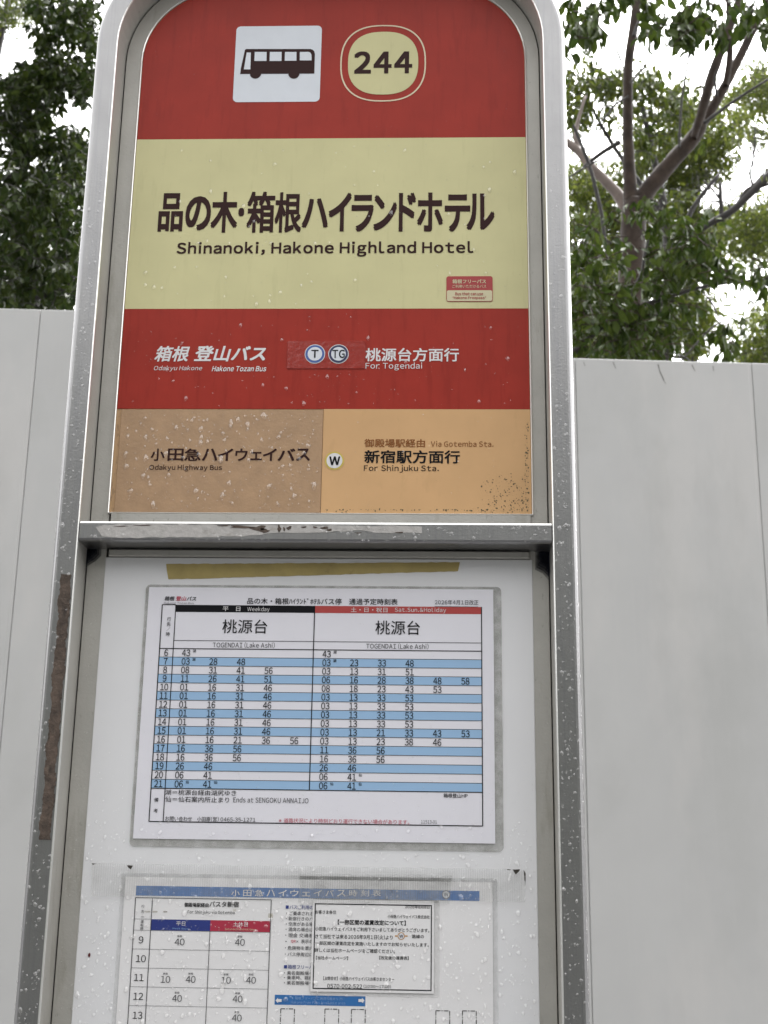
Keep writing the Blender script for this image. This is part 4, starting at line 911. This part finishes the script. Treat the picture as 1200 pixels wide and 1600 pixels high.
# bare limb entering from the right
L_ = Tree('bare_limbed_tree', 'tree with a thick slanting grey limb and bare twigs at right', ground_under(1330, 700, 7.6), M['bark_dark'], M['leaf_mid']); Yl = 7.6; u = pxm(Yl)
L_.tube([ground_under(1330, 700, Yl), at(1320, 500, Yl), at(1290, 380, Yl), at(1290, 150, Yl), at(1310, -60, Yl)], [26*u, 24*u, 20*u, 14*u, 6*u], sides=10)
tr_px(L_, [(1300, 215), (1250, 245), (1205, 272), (1170, 305), (1140, 332), (1105, 352), (1080, 376)], Yl, [11, 9, 7.5, 6.5, 5.8, 5, 3], sides=10)
for pts, r in (([(1150, 322), (1165, 298), (1175, 290), (1172, 272), (1178, 240), (1180, 200)], [3, 2.6, 2.4, 2, 1.6, 1]), ([(1142, 328), (1137, 318), (1128, 315)], [2, 1.6, 1.2]), ([(1128, 345), (1126, 310), (1125, 285)], [4, 3.4, 2.6]), ([(1125, 312), (1110, 292), (1098, 282)], [2, 1.5, 1]), ([(1128, 316), (1105, 312), (1070, 298)], [1.6, 1.2, .8]),
               ([(1172, 272), (1158, 258), (1148, 244)], [1.2, .9, .6]), ([(1176, 290), (1192, 272), (1205, 262)], [1.6, 1.2, .8]), ([(1168, 300), (1195, 290), (1215, 285)], [3, 2.6, 2])): tr_px(L_, pts, Yl, r, sides=5)
for _ in range(150):                                     # bare twigs against the sky
    x, y = random.choice([(1178, 250), (1165, 240), (1190, 260), (1160, 460), (1175, 475), (1105, 295), (1090, 300), (930, 225), (920, 235), (1080, 110), (1070, 100), (1100, 100), (1175, 120), (910, 215), (1140, 300), (1120, 330), (1185, 235)]); x += random.gauss(0, 12); y += random.gauss(0, 10); a_ = random.uniform(-2.6, -.5); l = random.uniform(14, 40)
    tr_px(L_ if x > 1000 else L_, [(x, y), (x+l*.5*math.cos(a_)+random.gauss(0, 2), y+l*.5*math.sin(a_)), (x+l*math.cos(a_+.2), y+l*math.sin(a_+.2))], Yl+random.uniform(-.4, .4), [.8, .6, .4], sides=4, sub=2)
cloud(L_, Yl, .3, [(1195, 265, 8, 8, 3), (1120, 350, 14, 6, 3)], 16, 9, 14)
L_.build()

# dense dark tree on the left
YD = 4.6
b = ground_under(30, 700, YD)
D_ = Tree('evergreen_tree', 'dense dark evergreen tree over the hoarding left of the sign', b, M['bark_dark'], M['leaf_dark']); u = pxm(YD)
D_.tube([b, at(48, 520, YD), at(56, 460, YD), at(62, 420, YD)], [16*u, 9*u, 6*u, 4*u], sides=10)
D_.tube([at(-60, 560, YD), at(-30, 330, YD), at(-5, 285, YD), at(20, 275, YD), at(62, 274, YD), at(95, 285, YD), at(140, 294, YD)], [10*u, 7*u, 5*u, 4.4*u, 4*u, 3.6*u, 3*u])
D_.tube([at(66, 276, YD), at(45, 258, YD), at(15, 242, YD)], [3*u, 2.4*u, 1.6*u]); D_.tube([at(56, 466, YD-.4), at(80, 460, YD-.4), at(105, 448, YD-.4), at(116, 432, YD-.4)], [4*u, 3.2*u, 2.8*u, 2*u])
okD = lambda x, y: not (x < 42 and 40 < y < 106) and not (42 <= x < 64 and 48 < y < 72) and not (74 < x < 140 and 163 < y < 200) and not (x < 22 and 255 < y < 268) and not (104 < x < 135 and 470 < y)
cloud(D_, YD, .35, [(68, 60, 12, 10, 12), (95, 25, 22, 20, 34), (130, 40, 18, 30, 42), (75, 110, 24, 16, 44), (110, 115, 22, 20, 40), (25, 130, 22, 14, 28), (15, 165, 20, 18, 24), (50, 150, 26, 16, 34), (40, 210, 30, 20, 38), (95, 225, 26, 14, 34), (130, 228, 16, 16, 20), (130, 130, 14, 22, 20), (70, 5, 16, 12, 12), (20, 225, 24, 20, 20)], 17, 12, 17, ok=okD, droop=.5, twigs=3, wr=.5)
okD2 = lambda x, y: y > 248 and not (108 < x < 135 and 476 < y) and not (15 < x < 38 and 425 < y < 440)
cloud(D_, YD-.3, .3, [(40, 300, 50, 30, 44), (100, 320, 40, 34, 44), (40, 380, 50, 36, 48), (100, 400, 40, 36, 44), (40, 455, 50, 26, 44), (95, 460, 28, 24, 24)], 22, 10, 19, ok=okD2, droop=.6, twigs=2, wr=.5)
cloud(D_, YD+.8, .3, [(40, 300, 50, 30, 40), (100, 320, 40, 34, 36), (40, 380, 50, 36, 46), (100, 400, 40, 36, 40), (40, 455, 50, 26, 44), (95, 450, 26, 24, 20)], 24, 10, 22, ok=okD2, droop=.6, twigs=2, wr=.5)
D_.build()
pale('light_crowned_tree', 'lighter green tree in the top left corner behind the evergreen', 9.0, -40, [(-40, 500), (-30, 300), (-10, 120), (5, 40), (15, -20)],
     [(10, 25, 18, 12, 14), (30, 8, 16, 12, 12), (-10, 5, 14, 14, 8), (110, 270, 16, 10, 8), (90, 300, 20, 14, 10), (60, 250, 20, 10, 6)], None, 'leaf_mid', 8)

bpy.data.objects.remove(_to)
for m in bpy.data.materials:
    if '_' in m: del m['_']
